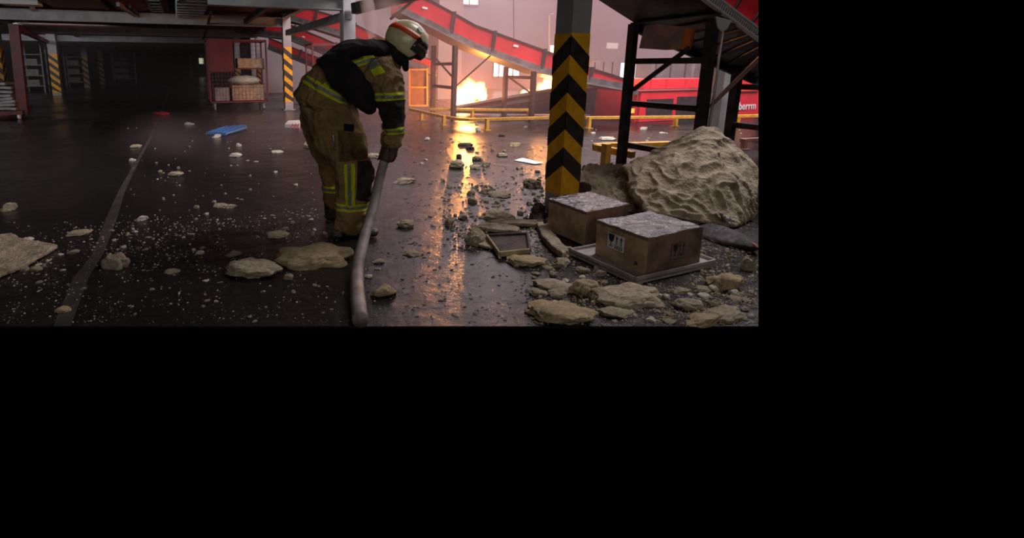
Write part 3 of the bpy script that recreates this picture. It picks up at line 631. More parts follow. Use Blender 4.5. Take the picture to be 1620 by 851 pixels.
# ================================================================== FIREFIGHTER
def catmull(P, n):
    out = []
    for i in range(len(P)-1):
        p0, p1, p2, p3 = P[max(i-1, 0)], P[i], P[i+1], P[min(i+2, len(P)-1)]
        for k in range(n):
            t = k/n; out.append([.5*((2*b_)+(-a+c)*t+(2*a-5*b_+4*c-d)*t*t+(-a+3*b_-3*c+d)*t**3) for a, b_, c, d in zip(p0, p1, p2, p3)])
    out.append(list(P[-1])); return out
def loft(bm, ctrl, seg=28, n=6, world=False):
    """ctrl: (px, py, depth, half thickness in px across the path in the picture plane, half width in m)"""
    rows = []
    for (px, py, d, a, b_) in ctrl:
        p = D(px, py, d); rows.append((p.x, p.y, p.z, a*scale_at(p), b_))
    rows = catmull(rows, n); pts = [V(r_[:3]) for r_ in rows]; rings = []
    for i, r_ in enumerate(rows):
        t = (pts[min(i+1, len(pts)-1)]-pts[max(i-1, 0)]).normalized(); wv = (FH - t*FH.dot(t)).normalized(); nv = t.cross(wv).normalized()
        for sgn in ([-1] if i == 0 else []) + [0] + ([1] if i == len(rows)-1 else []):
            if sgn: f, off = .6, sgn*min(r_[3], r_[4])*.35
            else: f, off = 1, 0
            ring = [bm.verts.new(pts[i]+t*off+(nv*math.cos(2*math.pi*k/seg)*r_[3]+wv*math.sin(2*math.pi*k/seg)*r_[4])*f) for k in range(seg)]
            if sgn == -1: rings.append(ring)
            else: rings.append(ring)
    for i in range(len(rings)-1):
        for k in range(seg): bm.faces.new((rings[i][k], rings[i][(k+1) % seg], rings[i+1][(k+1) % seg], rings[i+1][k]))
    bm.faces.new(rings[0][::-1]); bm.faces.new(rings[-1])
def remesh(bm, vox, smooth=3, wr=0, wscale=9, seed=0, stretch=(1, 1, 1)):
    bmesh.ops.recalc_face_normals(bm, faces=bm.faces[:])
    me = bpy.data.meshes.new('t'); bm.to_mesh(me); bm.free(); o = bpy.data.objects.new('t', me); C.objects.link(o)
    md = o.modifiers.new('r', 'REMESH'); md.mode = 'VOXEL'; md.voxel_size = vox
    dg = bpy.context.evaluated_depsgraph_get(); m2 = bpy.data.meshes.new_from_object(o.evaluated_get(dg)); bpy.data.objects.remove(o)
    bm = bmesh.new(); bm.from_mesh(m2)
    for _ in range(smooth): bmesh.ops.smooth_vert(bm, verts=bm.verts[:], factor=.5, use_axis_x=True, use_axis_y=True, use_axis_z=True)
    if wr:
        bm.normal_update()
        for v in bm.verts:
            c = V((v.co.x*stretch[0], v.co.y*stretch[1], v.co.z*stretch[2]))
            c = c + noise.noise_vector(c*wscale*.4+V((seed, 3, 1)))*.12
            f = 1-abs(noise.noise(c*wscale+V((seed, 0, 0))))*2.2
            f += .5*noise.noise(c*wscale*2.7+V((0, seed, 0)))
            v.co += v.normal*wr*(f-.4)
    bm.normal_update(); return bm
def mk(bm, name, m, parent, cl=(), smooth=True):
    b2 = MB(); b2.bm.free(); b2.bm = bm; return b2.build(name, m, parent, smooth=smooth, cl=cl)
ff = empty('person', G(545, 371), 'firefighter in brown turnout gear bending forward over a hose, cream helmet, black cloth on back', 'person')
# body (continuous figure under the clothes)
bb = bmesh.new()
loft(bb, [(517,168,4.1,34,.16),(535,140,4.1,34,.16),(560,114,4.1,32,.17),(592,100,4.1,28,.18),(618,90,4.1,18,.10),(634,78,4.1,13,.07)])
loft(bb, [(628,84,4.1,13,.065),(638,74,4.1,18,.075),(648,66,4.1,21,.08),(656,58,4.1,17,.07)])
loft(bb, [(650,72,4.1,16,.07),(659,76,4.1,12,.06),(666,80,4.1,7,.035)])      # face
loft(bb, [(664,74,4.1,3.5,.016),(670,79,4.1,3,.014)])                         # nose
loft(bb, [(600,110,3.9,16,.075),(613,140,3.86,15,.07),(620,170,3.83,13,.06),(622,200,3.81,10,.045),(621,226,3.81,8,.035)])
loft(bb, [(600,112,4.3,16,.075),(612,145,4.3,15,.07),(620,178,4.2,12,.06),(618,204,4.05,10,.045),(617,228,3.93,8,.035)])
loft(bb, [(519,178,3.99,26,.11),(536,220,3.95,24,.10),(557,262,3.93,17,.08),(558,310,3.93,15,.07),(553,362,3.94,9,.045)])
loft(bb, [(505,178,4.25,24,.10),(513,218,4.27,19,.09),(521,255,4.31,13,.075),(525,290,4.32,10,.06),(526,338,4.34,7,.045)])
mk(remesh(bb, .016, 2), 'body', M['skin'], ff)
# trousers
tb = bmesh.new()
loft(tb, [(514,158,4.1,39,.20),(518,175,4.1,40,.205),(524,195,4.1,39,.195)])
loft(tb, [(523,178,3.99,39,.14),(531,203,3.96,41,.135),(545,232,3.94,37,.125),(556,258,3.93,29,.115),(561,285,3.93,29,.11),(557,315,3.93,26,.10),(555,340,3.94,24,.10),(552,364,3.94,23,.095)])
loft(tb, [(505,178,4.25,33,.13),(512,215,4.27,27,.125),(520,250,4.3,20,.11),(525,280,4.32,15.5,.10),(526,305,4.33,14.5,.09),(527,324,4.34,13,.085)])
loft(tb, [(549,214,3.86,18,.05),(560,232,3.85,21,.06),(561,244,3.86,18,.05)])     # cargo pocket bulge
trb = remesh(tb, .009, 2, .021, 8, 4, (1, 1, .8)); 
tb_copy = trb.copy(); mk(trb, 'trousers', M['coat'], ff)
# jacket
jb = bmesh.new()
loft(jb, [(513,168,4.1,51,.24),(521,150,4.1,48,.23),(534,132,4.1,44,.22),(556,112,4.1,40,.22),(585,98,4.1,36,.23),(610,93,4.1,30,.19),(626,88,4.1,20,.11)])
loft(jb, [(596,108,3.90,27,.11),(610,128,3.87,27,.12),(615,150,3.84,24,.11),(620,175,3.81,19,.09),(623,196,3.80,16.5,.08),(622,214,3.80,15.5,.075),(622,229,3.80,15.5,.07)])
loft(jb, [(600,112,4.30,27,.11),(610,140,4.30,23,.11),(619,172,4.20,18,.09),(620,196,4.08,14,.07),(617,216,3.98,13,.065),(616,229,3.94,13,.06)])
jkb = remesh(jb, .009, 2, .017, 9, 11); 
def under(bm_src, poly, d, dmax, off, name, m, parent, dmin=0):
    bm = bm_src.copy(); c = V((0, 0, 0)); P = [D(x, y, d) for x, y in poly]
    for p in P: c += p/len(P)
    for i in range(len(P)):
        a, b_ = P[i], P[(i+1) % len(P)]; no = (b_-a).cross(FH).normalized()
        if (c-a).dot(no) > 0: no = -no
        bmesh.ops.bisect_plane(bm, geom=bm.verts[:]+bm.edges[:]+bm.faces[:], plane_co=a, plane_no=no, clear_outer=True)
    bmesh.ops.bisect_plane(bm, geom=bm.verts[:]+bm.edges[:]+bm.faces[:], plane_co=FH*dmax, plane_no=FH, clear_outer=True)
    if dmin: bmesh.ops.bisect_plane(bm, geom=bm.verts[:]+bm.edges[:]+bm.faces[:], plane_co=FH*dmin, plane_no=-FH, clear_outer=True)
    bm.normal_update()
    for v in bm.verts: v.co += v.normal*off
    r_ = bmesh.ops.extrude_face_region(bm, geom=bm.faces[:])
    return mk(bm, name, m, parent)
def lerp2(a, b_, t): return (a[0]+(b_[0]-a[0])*t, a[1]+(b_[1]-a[1])*t)
def stripe(src, a, b_, c, d_, dep, dmax, parent, dmin=0):
    """a-b one long edge, d_-c the other long edge"""
    o = under(src, [a, b_, c, d_], dep, dmax, .005, 'reflective_stripe', M['lime'], parent, dmin)
    i0, i1 = lerp2(a, d_, .31), lerp2(b_, c, .31); j0, j1 = lerp2(a, d_, .69), lerp2(b_, c, .69)
    under(src, [i0, i1, j1, j0], dep, dmax, .0068, 'silver_strip', M['silver'], o, dmin)
jk_src = jkb.copy(); jk = mk(jkb, 'jacket', M['coat'], ff)
stripe(jk_src, (484,119), (572,166), (565,178), (477,131), 3.9, 4.5, jk)                 # hem
stripe(jk_src, (525,121), (531,126), (519,141), (511,134), 3.9, 4.02, jk)                 # short side strip
stripe(jk_src, (556,99), (590,88), (593,97), (559,109), 3.9, 3.98, jk)
stripe(jk_src, (572,86), (587,82), (609,114), (593,121), 3.9, 3.98, jk)
stripe(jk_src, (582,148), (650,144.5), (650,156), (582,160), 3.84, 3.99, jk)                # upper arm
stripe(jk_src, (600,203), (645,199), (645,209), (600,213), 3.80, 4.2, jk)
under(jk_src, [(580,160), (650,156), (650,200), (600,204)], 3.82, 3.97, .003, 'dark_sleeve', M['coatdark'], jk)
tr_ = [o for o in bpy.data.objects if o.name.startswith('trousers')][0]
stripe(tb_copy, (545,256), (548,321), (562,321), (562,256), 3.9, 3.94, tr_)
stripe(tb_copy, (526,320), (590,321), (590,333), (526,331), 3.9, 4.06, tr_)
stripe(tb_copy, (505,291), (545,293), (545,304), (505,302), 4.3, 4.6, tr_, 4.12)
under(tb_copy, [(566,252), (600,252), (600,322), (564,312)], 3.9, 4.02, .006, 'knee_patch', M['coatdark'], tr_)
under(tb_copy, [(537,203), (572,210), (582,249), (538,252)], 3.9, 3.93, .008, 'cargo_pocket', M['coat'], tr_)
under(tb_copy, [(545,194), (560,196), (560,214), (545,212)], 3.9, 3.93, .007, 'belt_pouch', M['blackcloth'], tr_)
kx = empty('key', (0, 0, 0), None, None); bpy.data.objects.remove(kx)
MB().tube([D(527, 214, 3.80), D(528, 226, 3.79), D(530, 236, 3.79)], .008, 8).build('carabiner', M['galv'], tr_)
# black cloth on the back with a sleeve hanging down the near side
kb = bmesh.new()
loft(kb, [(505,98,4.1,5,.23),(525,95,4.1,14,.26),(550,85,4.1,20,.28),(578,80,4.1,17,.29),(602,82,4.1,18,.24),(622,87,4.1,17,.16),(636,96,4.1,9,.12)])
loft(kb, [(614,80,4.1,16,.13),(628,88,4.1,18,.13),(638,98,4.1,8,.11)])
loft(kb, [(506,97,3.88,6,.05),(520,100,3.86,17,.05),(536,112,3.83,25,.055),(556,132,3.81,25,.055),(574,154,3.80,20,.05),(584,168,3.81,15,.05),(589,176,3.81,9,.04)])
loft(kb, [(641,98,4.0,6,.05),(642,110,3.98,5,.04)])
mk(remesh(kb, .010, 3, .007, 9, 21), 'black_back_cloth', M['blackcloth'], ff)
# boots
for (hx, hy, tx, ty, d, up_) in ((546, 366, 596, 372, 3.93, 350), (521, 342, 560, 349, 4.34, 308)):
    fb = bmesh.new(); 
    loft(fb, [(hx+4,up_,d,13,.06),(hx+5,hy-6,d,13,.058)]); loft(fb, [(hx-3,hy-2,d,9,.05),(hx+20,hy-2,d-.01,10,.052),(tx-14,ty-5,d-.03,8,.052),(tx,ty-4,d-.04,5.5,.045)])
    bt = mk(remesh(fb, .010, 2), 'boot', M['rubber'], ff)
# helmet
uv = (UP*.85+RT*.53).normalized(); fv = (RT*.85-UP*.53).normalized(); wv = FW; hc = D(643, 64.5, 4.08); s_ = scale_at(hc)
def helm(r_f, r_u, r_w, rim, name, m, parent, thick=.006):
    bm = bmesh.new(); bmesh.ops.create_uvsphere(bm, u_segments=48, v_segments=28, radius=1)
    dl = [v for v in bm.verts if v.co.z*r_u < rim(v.co.x)-.5]; bmesh.ops.delete(bm, geom=dl, context='VERTS')
    for v in bm.verts:
        x, y, z = v.co
        k_ = 1+.05*max(0, z)*(1 if abs(y) < .12 else 0)          # raised comb along the crown
        v.co = hc + fv*(x*r_f*s_)*k_ + wv*(y*r_w) + uv*(z*r_u*s_)*k_
    bm.normal_update(); r_ = bmesh.ops.solidify(bm, geom=bm.faces[:], thickness=thick)
    return mk(bm, name, m, parent)
rimf = lambda x: (-25+ (x+.1)**2*14 if x < 0 else -25 + max(0, x-.5)*44)
hl = helm(35, 31, .135, rimf, 'helmet', M['helmet'], ff)
def hpt(x, y, z, k_=1.02): return hc + fv*(x*35*s_*k_) + wv*(y*.135*k_) + uv*(z*31*s_*k_)
def hband(z0, z1, a0, a1, name, m, k_=1.03):
    bm = bmesh.new(); R = []
    for i in range(33):
        a = a0+(a1-a0)*i/32; row = []
        for z in (z0, (z0+z1)/2, z1):
            zz = z + .0*math.cos(a); rr = math.sqrt(1-zz*zz); row.append(bm.verts.new(hpt(rr*math.cos(a), rr*math.sin(a), zz, k_)))
        R.append(row)
    for i in range(32):
        for j in range(2): bm.faces.new((R[i][j], R[i+1][j], R[i+1][j+1], R[i][j+1]))
    bm.normal_update(); bmesh.ops.solidify(bm, geom=bm.faces[:], thickness=.003)
    return mk(bm, name, m, hl)
hband(.10, .40, .98, 2*math.pi-.98, 'orange_band', M['orange'])
hband(.02, .30, -1.0, 1.0, 'goggle_strap', M['rubber'], 1.05)
MB().tube([hpt(.50, -.80, .16, 1.02), hpt(.50, -.80, .16, 1.12)], .022, 12).build('strap_clip', M['rubber'], hl)
MB().tube([hpt(.30, -.66, .66, .98), hpt(.30, -.66, .66, 1.05)], .026, 18).build('badge', M['silver'], hl)
MB().tube([hpt(.95*math.cos(a), 0, .95*math.sin(a), 1.06) for a in [.2+2.4*k/14 for k in range(15)]], .007, 8).build('crown_ridge', M['helmet'], hl)
# visor: clear dark shell in front of the face
bm = bmesh.new(); R = []
for i in range(21):
    a = -1.2+2.4*i/20; R.append([bm.verts.new(hpt(math.cos(a)*q_, math.sin(a)*q_*.95, z, 1.0)) for z, q_ in ((.05, 1.08), (-.2, 1.1), (-.42, 1.02))])
for i in range(20):
    for j in range(2): bm.faces.new((R[i][j], R[i+1][j], R[i+1][j+1], R[i][j+1]))
bm.normal_update(); bmesh.ops.solidify(bm, geom=bm.faces[:], thickness=.003); mk(bm, 'visor', mat('smoky visor', (.05,.04,.035), .12), hl)
# hose
hp = [(616,228,3.84),(613,240,3.82),(606,262,3.78),(599,290,3.72),(591,325,3.62),(580,362,3.45),(570,400,3.25)]
HP = [D(*p_) for p_ in hp]; HP += [G(565, 430, .036), G(565, 460, .036), G(568, 490, .036), G(573, 525, .036), G(580, 560, .036)]
HPs = [V(p_) for p_ in catmull([tuple(p_) for p_ in HP], 8)]
hs = MB().tube(HPs, [.036+.008*min(1, max(0, (i_-30)/40)) for i_ in range(len(HPs))], 18, 1.0).build('fire_hose', M['hose'], smooth=True, cl=[NEAR]); tag(hs, 'thick grey fire hose held by the firefighter and running to the front edge', 'hose')
# gloves: a palm, four curled fingers and a thumb round the hose
def glove(idx, side, name='glove'):
    ax = (HPs[idx+6]-HPs[idx]).normalized(); c0 = HPs[idx]; R0 = .036
    e1 = (-FH + ax*FH.dot(ax)).normalized()*side; e2 = ax.cross(e1).normalized()
    if e2.dot(RT) < 0: e2 = -e2
    bm = bmesh.new()
    def chain(pts, rad):
        b2 = MB(); b2.bm.free(); b2.bm = bm; b2.tube(pts, rad, 10); 
        for p_, r0 in ((pts[0], rad[0]), (pts[-1], rad[-1])): bmesh.ops.create_icosphere(bm, subdivisions=2, radius=r0*1.02, matrix=Matrix.Translation(p_))
    lens = [.9, 1.0, .96, .78]
    for f in range(4):
        cc = c0 + ax*(.012+f*.0205); pts = []; n = 9
        for k in range(n):
            a = math.radians(-20 - (190*lens[f])*k/(n-1)); rr = R0+.0125
            pts.append(cc + (e1*math.cos(a+1.1) + e2*math.sin(a+1.1))*rr + ax*.002*math.sin(k))
        chain(pts, [.0125-.0004*k for k in range(n)])
    # thumb
    pts = []
    for k in range(7):
        a = math.radians(40+95*k/6); pts.append(c0 + ax*(.0+.006*k) + (e1*math.cos(a+1.1)+e2*math.sin(a+1.1))*(R0+.014))
    chain(pts, [.0145-.0006*k for k in range(7)])
    a = 1.1; pc = c0 + ax*.03 + (e1*math.cos(a)+e2*math.sin(a))*(R0+.016)
    bmesh.ops.create_icosphere(bm, subdivisions=3, radius=1, matrix=Matrix.Translation(pc) @ Matrix((e1, e2, ax)).transposed().to_4x4() @ Matrix.Diagonal((.03, .03, .046, 1)))
    wpt = D(621, 226, 3.81) if side > 0 else D(617, 226, 3.93)
    chain([pc - ax*.02, (pc-ax*.02).lerp(wpt, .6), wpt+ZZ*.02], [.034, .036, .038])
    return mk(remesh(bm, .0045, 2), name, M['glove'], ff)
glove(8, 1); glove(2, -1)

# ================================================================== BOULDER-LIKE FOAM HEAP
def hull(points, vox, wr, wscale, seed, name, m, label=None, cat=None, parent=None, smooth=4, cl=(), fold=0, group=None):
    bm = bmesh.new()
    for p_ in points: bm.verts.new(p_)
    r_ = bmesh.ops.convex_hull(bm, input=bm.verts[:]); 
    bmesh.ops.delete(bm, geom=[v for v in bm.verts if not v.link_faces], context='VERTS')
    bm = remesh(bm, vox, smooth)
    bm.normal_update()
    for v in bm.verts:
        c = v.co*wscale + noise.noise_vector(v.co*wscale*.5+V((seed, 0, 0)))*.8
        f = noise.noise(c+V((seed, 1, 2)))*.6 - abs(noise.noise(V((c.x*2.6, c.y*2.6, c.z*1.0))*.7+noise.noise_vector(c*1.1)*.8+V((1, seed, 2))))*.65 + noise.noise(c*5+V((1, 3, seed)))*.16 + noise.noise(c*13)*.09 + .1
        if fold: f = f*max(.25, min(1.2, .6+1.9*noise.noise(c*.45+V((2, seed, 5)))))
        if fold: f += fold*((1-abs(noise.noise(V((c.x, c.y, c.z*.35))*2.4+noise.noise_vector(c*.8)*.7+V((9, seed, 0))))*2)**3)
        v.co += v.normal*wr*f
        if v.co.z < .004: v.co.z = .004
    o = mk(bm, name, m, parent, smooth=True, cl=cl)
    if label: tag(o, label, cat, group)
    return o
P_ = lambda px, py, d: D(px, py, d)
hull([P_(990,262,5.0),P_(1010,252,5.1),P_(1062,228,5.1),P_(1112,203,5.05),P_(1138,205,5.0),P_(1160,228,4.95),P_(1188,262,4.8),P_(1196,290,4.7),P_(1193,340,4.4),
      P_(1165,358,4.1),P_(1110,352,4.1),P_(1030,338,4.25),P_(1000,310,4.5),P_(1120,230,4.7),P_(1060,262,4.6),P_(1150,285,4.35),P_(1012,330,4.6),
      P_(1060,235,5.4),P_(1110,215,5.4),P_(1150,240,5.3),P_(1180,300,5.2),P_(1190,320,5.0),P_(1020,290,5.3)],
     .014, .050, 3.0, 7, 'foam_boulder', M['foam'], 'huge cream foam boulder crumpled like rock, right of the cardboard boxes', 'foam block', cl=[RIGHT], fold=.6, smooth=1)
hull([P_(984,262,4.95),P_(992,258,5.0),P_(1010,262,4.9),P_(1030,300,4.7),P_(1016,296,4.75),P_(1000,278,4.9)]+[P_(984,268,5.2),P_(1015,300,5.0)], .012, .02, 8, 4, 'foam_flap', M['foam'], 'thin cream foam flap jutting from the left end of the foam boulder', 'foam piece')
hull([P_(925,262,5.6),P_(960,262,5.6),P_(1005,270,5.5),P_(1010,300,5.0),P_(1000,335,4.5),P_(950,325,4.7),P_(918,312,4.9),P_(912,285,5.3),P_(960,270,5.9),P_(1000,330,5.0)],
     .016, .075, 6.5, 12, 'insulation_heap', M['foam'], 'crumpled brown cream heap between the chevron column and the foam boulder', 'foam heap', fold=.5)
hull([G(904,300)+V((0,0,.02)),G(935,300),G(938,312),G(912,318),P_(920,286,4.95),P_(934,290,4.9)], .012, .03, 12, 3, 'charred_lump', M['char'], 'black charred lump right of the chevron column foot', 'charred lump')
hull([G(1080,366),G(1110,352,.03),P_(1160,362,3.95),P_(1200,388,3.5),P_(1205,394,3.45),G(1190,400),G(1130,385),P_(1130,352,4.05),G(1200,380)], .012, .01, 6, 5, 'dark_sheet', M['dsteel'], 'dark buckled sheet under the right end of the foam boulder', 'sheet', cl=[RIGHT])
tag(MB().tube([P_(1166,371,3.85), P_(1185,382,3.6), P_(1206,394,3.4)], .004, 6).build('red_wire', mat('orange red wire', (.8,.12,.05), .3), cl=[RIGHT]), 'thin orange red wire on the dark sheet at the right edge', 'wire')
tag(hull([P_(1137,335,4.05),P_(1142,338,4.05),P_(1165,350,4.0),P_(1168,352,4.0),P_(1150,352,4.0),P_(1140,345,4.15)], .006, .012, 18, 5, 'plastic_scrap', M['tape'], ), 'shiny clear plastic scrap under the foam boulder', 'plastic scrap')

# ================================================================== CARTONS ON THE TRAY
def from_corners(Fc, Lc, Rc):          # front corner and directions along the floor, made square
    a = (Lc-Fc); b_ = (Rc-Fc); a.z = b_.z = 0; return a, b_
tz = .045
Fc, Lc, Rc = G(1006, 441, tz), G(901, 394, tz), G(1134, 412, tz)
a, b_ = from_corners(Fc, Lc, Rc)
tr = empty('packing_tray', V((Fc.x, Fc.y, 0)), 'wet grey shallow packing tray under the front cardboard box', 'tray')
Fo = V((Fc.x, Fc.y, 0)); au, bu = a.normalized(), b_.normalized(); th = .012; zb0 = .02
MB().prism([Fo+ZZ*zb0, Fo+a+ZZ*zb0, Fo+a+b_+ZZ*zb0, Fo+b_+ZZ*zb0], ZZ*.012).build('base', M['tray'], tr)
for s0, s1, nn in ((Fo, Fo+a, bu), (Fo+a, Fo+a+b_, -au), (Fo+b_, Fo+a+b_, -bu), (Fo, Fo+b_, au)):
    MB().prism([s0+ZZ*.004, s1+ZZ*.004, s1+nn*th+ZZ*.004, s0+nn*th+ZZ*.004], ZZ*(tz+.004)).build('side_lip', M['tray'], tr, bev=.002)
def carton(Fb, Lb, Rb, zbot, h, label, wear, m='card', labels=(), mr='card', name='cardboard_box'):
    a, b_ = from_corners(Fb, Lb, Rb); F0 = V((Fb.x, Fb.y, zbot)); r = empty(name, F0, label, 'cardboard box')
    bm = bmesh.new(); n = 14; bd = MB(); bd.bm.free(); bd.bm = bm
    def pt(u, v_, wz):
        p_ = F0 + a*u + b_*v_ + ZZ*h*wz; k_ = noise.noise_vector(p_*5+V((wear, 0, 0)))*.008 + noise.noise_vector(p_*14)*.003
        bulge = .012*math.sin(math.pi*u)*math.sin(math.pi*v_)
        return p_ + k_
    def sheet(fn, name, m_, thick=.004):
        bm = bmesh.new(); g = [[bm.verts.new(fn(i/n, j/n)) for j in range(n+1)] for i in range(n+1)]
        for i in range(n):
            for j in range(n): bm.faces.new((g[i][j], g[i+1][j], g[i+1][j+1], g[i][j+1]))
        bm.normal_update(); bmesh.ops.solidify(bm, geom=bm.faces[:], thickness=thick); return mk(bm, name, m_, r, smooth=False)
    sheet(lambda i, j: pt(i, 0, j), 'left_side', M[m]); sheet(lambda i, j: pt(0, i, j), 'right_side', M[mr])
    sheet(lambda i, j: pt(i, 1, j), 'back_side', M[m]); sheet(lambda i, j: pt(1, i, j), 'far_side', M[m])
    sheet(lambda i, j: pt(i, j, 1), 'top_flaps', M[m]); sheet(lambda i, j: pt(i, j, 0), 'bottom', M[m])
    film = sheet(lambda i, j: pt(-.012+i*1.02, -.012+j*1.02, 1)+ZZ*(.006+.007*noise.noise(V((i*9, j*9, wear)))+.005*noise.noise(V((i*22, j*22, wear)))), 'wet_film', M['tape'], .002)
    sheet(lambda i, j: pt(-.004+i*1.008, -.004, .0+.02+j*.97) - b_.normalized()*.0 if False else pt(i, -.008, .93+.07*j), 'edge_tape', mat('brown packing tape', (.17,.10,.065), .25), .001)
    return r, a, b_, F0
bF, bL, bR = G(1021, 434, .035), G(942, 401, .035), G(1106, 414, .035)
hb = D(1027, 377, bF.dot(FH)).z - .035
cb, a, b_, F0 = carton(bF, bL, bR, .034, hb, 'front cardboard box with a white handling label, on the grey tray', 3, 'card', mr='carddark')
def handling(F0, ax, h, u0, u1, z0, z1, nrm, parent, paper, ink):
    q = lambda u, z: F0 + ax*u + ZZ*h*z + nrm*.006
    lb = MB().prism([q(u0, z0), q(u1, z0), q(u1, z1), q(u0, z1)], nrm*.0015).build('handling_label', M[paper], parent)
    R = (q(u1, z0)-q(u0, z0)); W = R.length; R.normalize(); HH = h*(z1-z0); o0 = q(u0, z0)+nrm*.0017
    T = lambda x, z: o0 + R*(x*W) + ZZ*(z*HH)
    m = MB()                                       # wine glass
    m.prism([T(.06,.95), T(.10,.60), T(.16,.48), T(.24,.42), T(.32,.48), T(.38,.60), T(.42,.95)], nrm*.001)
    m.prism([T(.22,.43), T(.26,.43), T(.26,.20), T(.22,.20)], nrm*.001); m.prism([T(.12,.20), T(.36,.20), T(.36,.15), T(.12,.15)], nrm*.001)
    m.build('glass_symbol', M[ink], lb)
    m = MB()
    for x in (.56, .82):
        m.prism([T(x-.02,.35), T(x+.02,.35), T(x+.02,.75), T(x-.02,.75)], nrm*.001); m.prism([T(x-.07,.72), T(x+.07,.72), T(x,.93)], nrm*.001)
    m.prism([T(.46,.28), T(.92,.28), T(.92,.24), T(.46,.24)], nrm*.001)
    for x in (.5, .62, .74, .86): m.prism([T(x-.03,.2), T(x+.03,.2), T(x+.03,.08), T(x-.03,.08)], nrm*.001)
    m.build('arrow_symbols', M[ink], lb)
nl_ = -b_.normalized(); nr_ = -a.normalized()
# label on left side: left edge of face is u=1 ; write from u .73 to .42
handling(F0, a, hb, .76, .42, .36, .80, nl_, cb, 'paper', 'ink')
handling(F0, b_, hb, .42, .68, .30, .72, nr_, cb, 'darkpaper', 'ink')
MB().prism([F0+a*.1+ZZ*hb*.80+nl_*.006, F0+a*.34+ZZ*hb*.80+nl_*.006, F0+a*.34+ZZ*hb*.82+nl_*.006, F0+a*.1+ZZ*hb*.82+nl_*.006], nl_*.0008).build('printed_line', M['carddark'], cb)
MB().prism([F0+a*.12+ZZ*hb*.30+nl_*.006, F0+a*.135+ZZ*hb*.30+nl_*.006, F0+a*.135+ZZ*hb*.80+nl_*.006, F0+a*.12+ZZ*hb*.80+nl_*.006], nl_*.0008).build('printed_line', M['carddark'], cb)
MB().prism([F0+a*.14+ZZ*hb*.17+nl_*.006, F0+a*.20+ZZ*hb*.15+nl_*.006, F0+a*.20+ZZ*hb*.26+nl_*.006, F0+a*.15+ZZ*hb*.27+nl_*.006], nl_*.0008).build('torn_hole', M['char'], cb)
cF, cL, cR = G(925, 390, .0), G(866, 364, .0), G(990, 374, .0)
h2 = D(925, 337, cF.dot(FH)).z - .01
carton(cF, cL, cR, .01, h2, 'rear cardboard box with a torn soggy top, behind the front box', 9, 'card', mr='carddark')

# ================================================================== FOAM PIECES
def chunk_mesh(seed, sub=3, flat=.45):
    random.seed(seed); bm = bmesh.new(); bmesh.ops.create_icosphere(bm, subdivisions=sub, radius=1)
    pl = []
    for _ in range(9):
        n_ = V((random.gauss(0, 1), random.gauss(0, 1), random.gauss(0, .6))).normalized(); pl.append((n_, random.uniform(.52, .85)))
    for v in bm.verts:
        for n_, d_ in pl:
            t = v.co.dot(n_)
            if t > d_: v.co -= n_*(t-d_)*.93
        c = v.co.copy(); an = math.atan2(c.y, c.x); cs = V((math.cos(an), math.sin(an), 0))
        ed_ = .26*noise.noise(cs*1.7+V((seed*3.1, 0, 0))) + .15*noise.noise(cs*4.5+V((0, seed*2.3, 0))) + (.07*noise.noise(cs*11+V((0, 0, seed))) if sub > 3 else 0)
        v.co.x *= 1+ed_; v.co.y *= 1+ed_
        v.co += c.normalized()*(.12*noise.noise(c*2.6+V((seed, 0, 0)))+.08*noise.noise(c*6+V((0, seed, 0)))+.03*noise.noise(c*15))
        if c.z > 0: v.co.z += .30*noise.noise(V((c.x*1.9, c.y*1.9, seed)))+.12*noise.noise(V((c.x*5, c.y*5, seed)))
        v.co.z = max(v.co.z, -.42); v.co.z += .42; v.co.z *= .72
    me = bpy.data.meshes.new('foam_chunk'); bm.normal_update(); bm.to_mesh(me); bm.free()
    xs_ = [v.co.x for v in me.vertices]; ys_ = [v.co.y for v in me.vertices]; zs_ = [v.co.z for v in me.vertices]
    for v in me.vertices:
        v.co.x = (v.co.x-(max(xs_)+min(xs_))/2)/(max(xs_)-min(xs_)); v.co.y = (v.co.y-(max(ys_)+min(ys_))/2)/(max(ys_)-min(ys_)); v.co.z = (v.co.z-min(zs_))/(max(zs_)-min(zs_))
    me.polygons.foreach_set('use_smooth', [sub > 3]*len(me.polygons)); return me
lib = {}
def chunk(px, py, wpx, hpx, label, cat='foam piece', m='foam', seed=0, rz=None, depth=None, group=None, tilt=0, sub=3, name='foam_chunk'):
    """px, py: middle of the bottom edge as seen"""
    if m == 'foam': m = 'foamp'
    key = (seed % 16, m, sub)
    if key not in lib: me = chunk_mesh(seed % 16 + (40 if sub > 3 else 0), sub); me.materials.append(M[m]); lib[key] = me
    g = G(px, py); s = scale_at(g); elev = (H)/(g-CAM).length; 
    w_ = wpx*s; dp = depth or min(w_*.8, hpx*s/elev*.75 if elev > .12 else w_*.7)
    hz_ = max(.006, (hpx*s - dp*elev)/max(.3, math.cos(math.asin(min(.95, elev))))) if depth is None else hpx*s*.7
    hz_ = max(hz_, w_*.16); hz_ = min(hz_, w_*.75)
    o = bpy.data.objects.new(name, lib[key]); C.objects.link(o)
    g2 = g + FH*dp*.45; off_ = 0
    if hpx > 20: dp *= .85; hz_ *= 1.35
    if sub > 3: w_ *= 1.12; dp *= 1.15
    o.location = (g2.x, g2.y, -.002 if not tilt else .0); o.scale = (w_, dp, hz_)
    o.rotation_euler = (tilt, 0, -YAW + (rz or 0))
    # keep it inside the built ground
    return tag(o, label, cat, group)
F = 'foam piece'
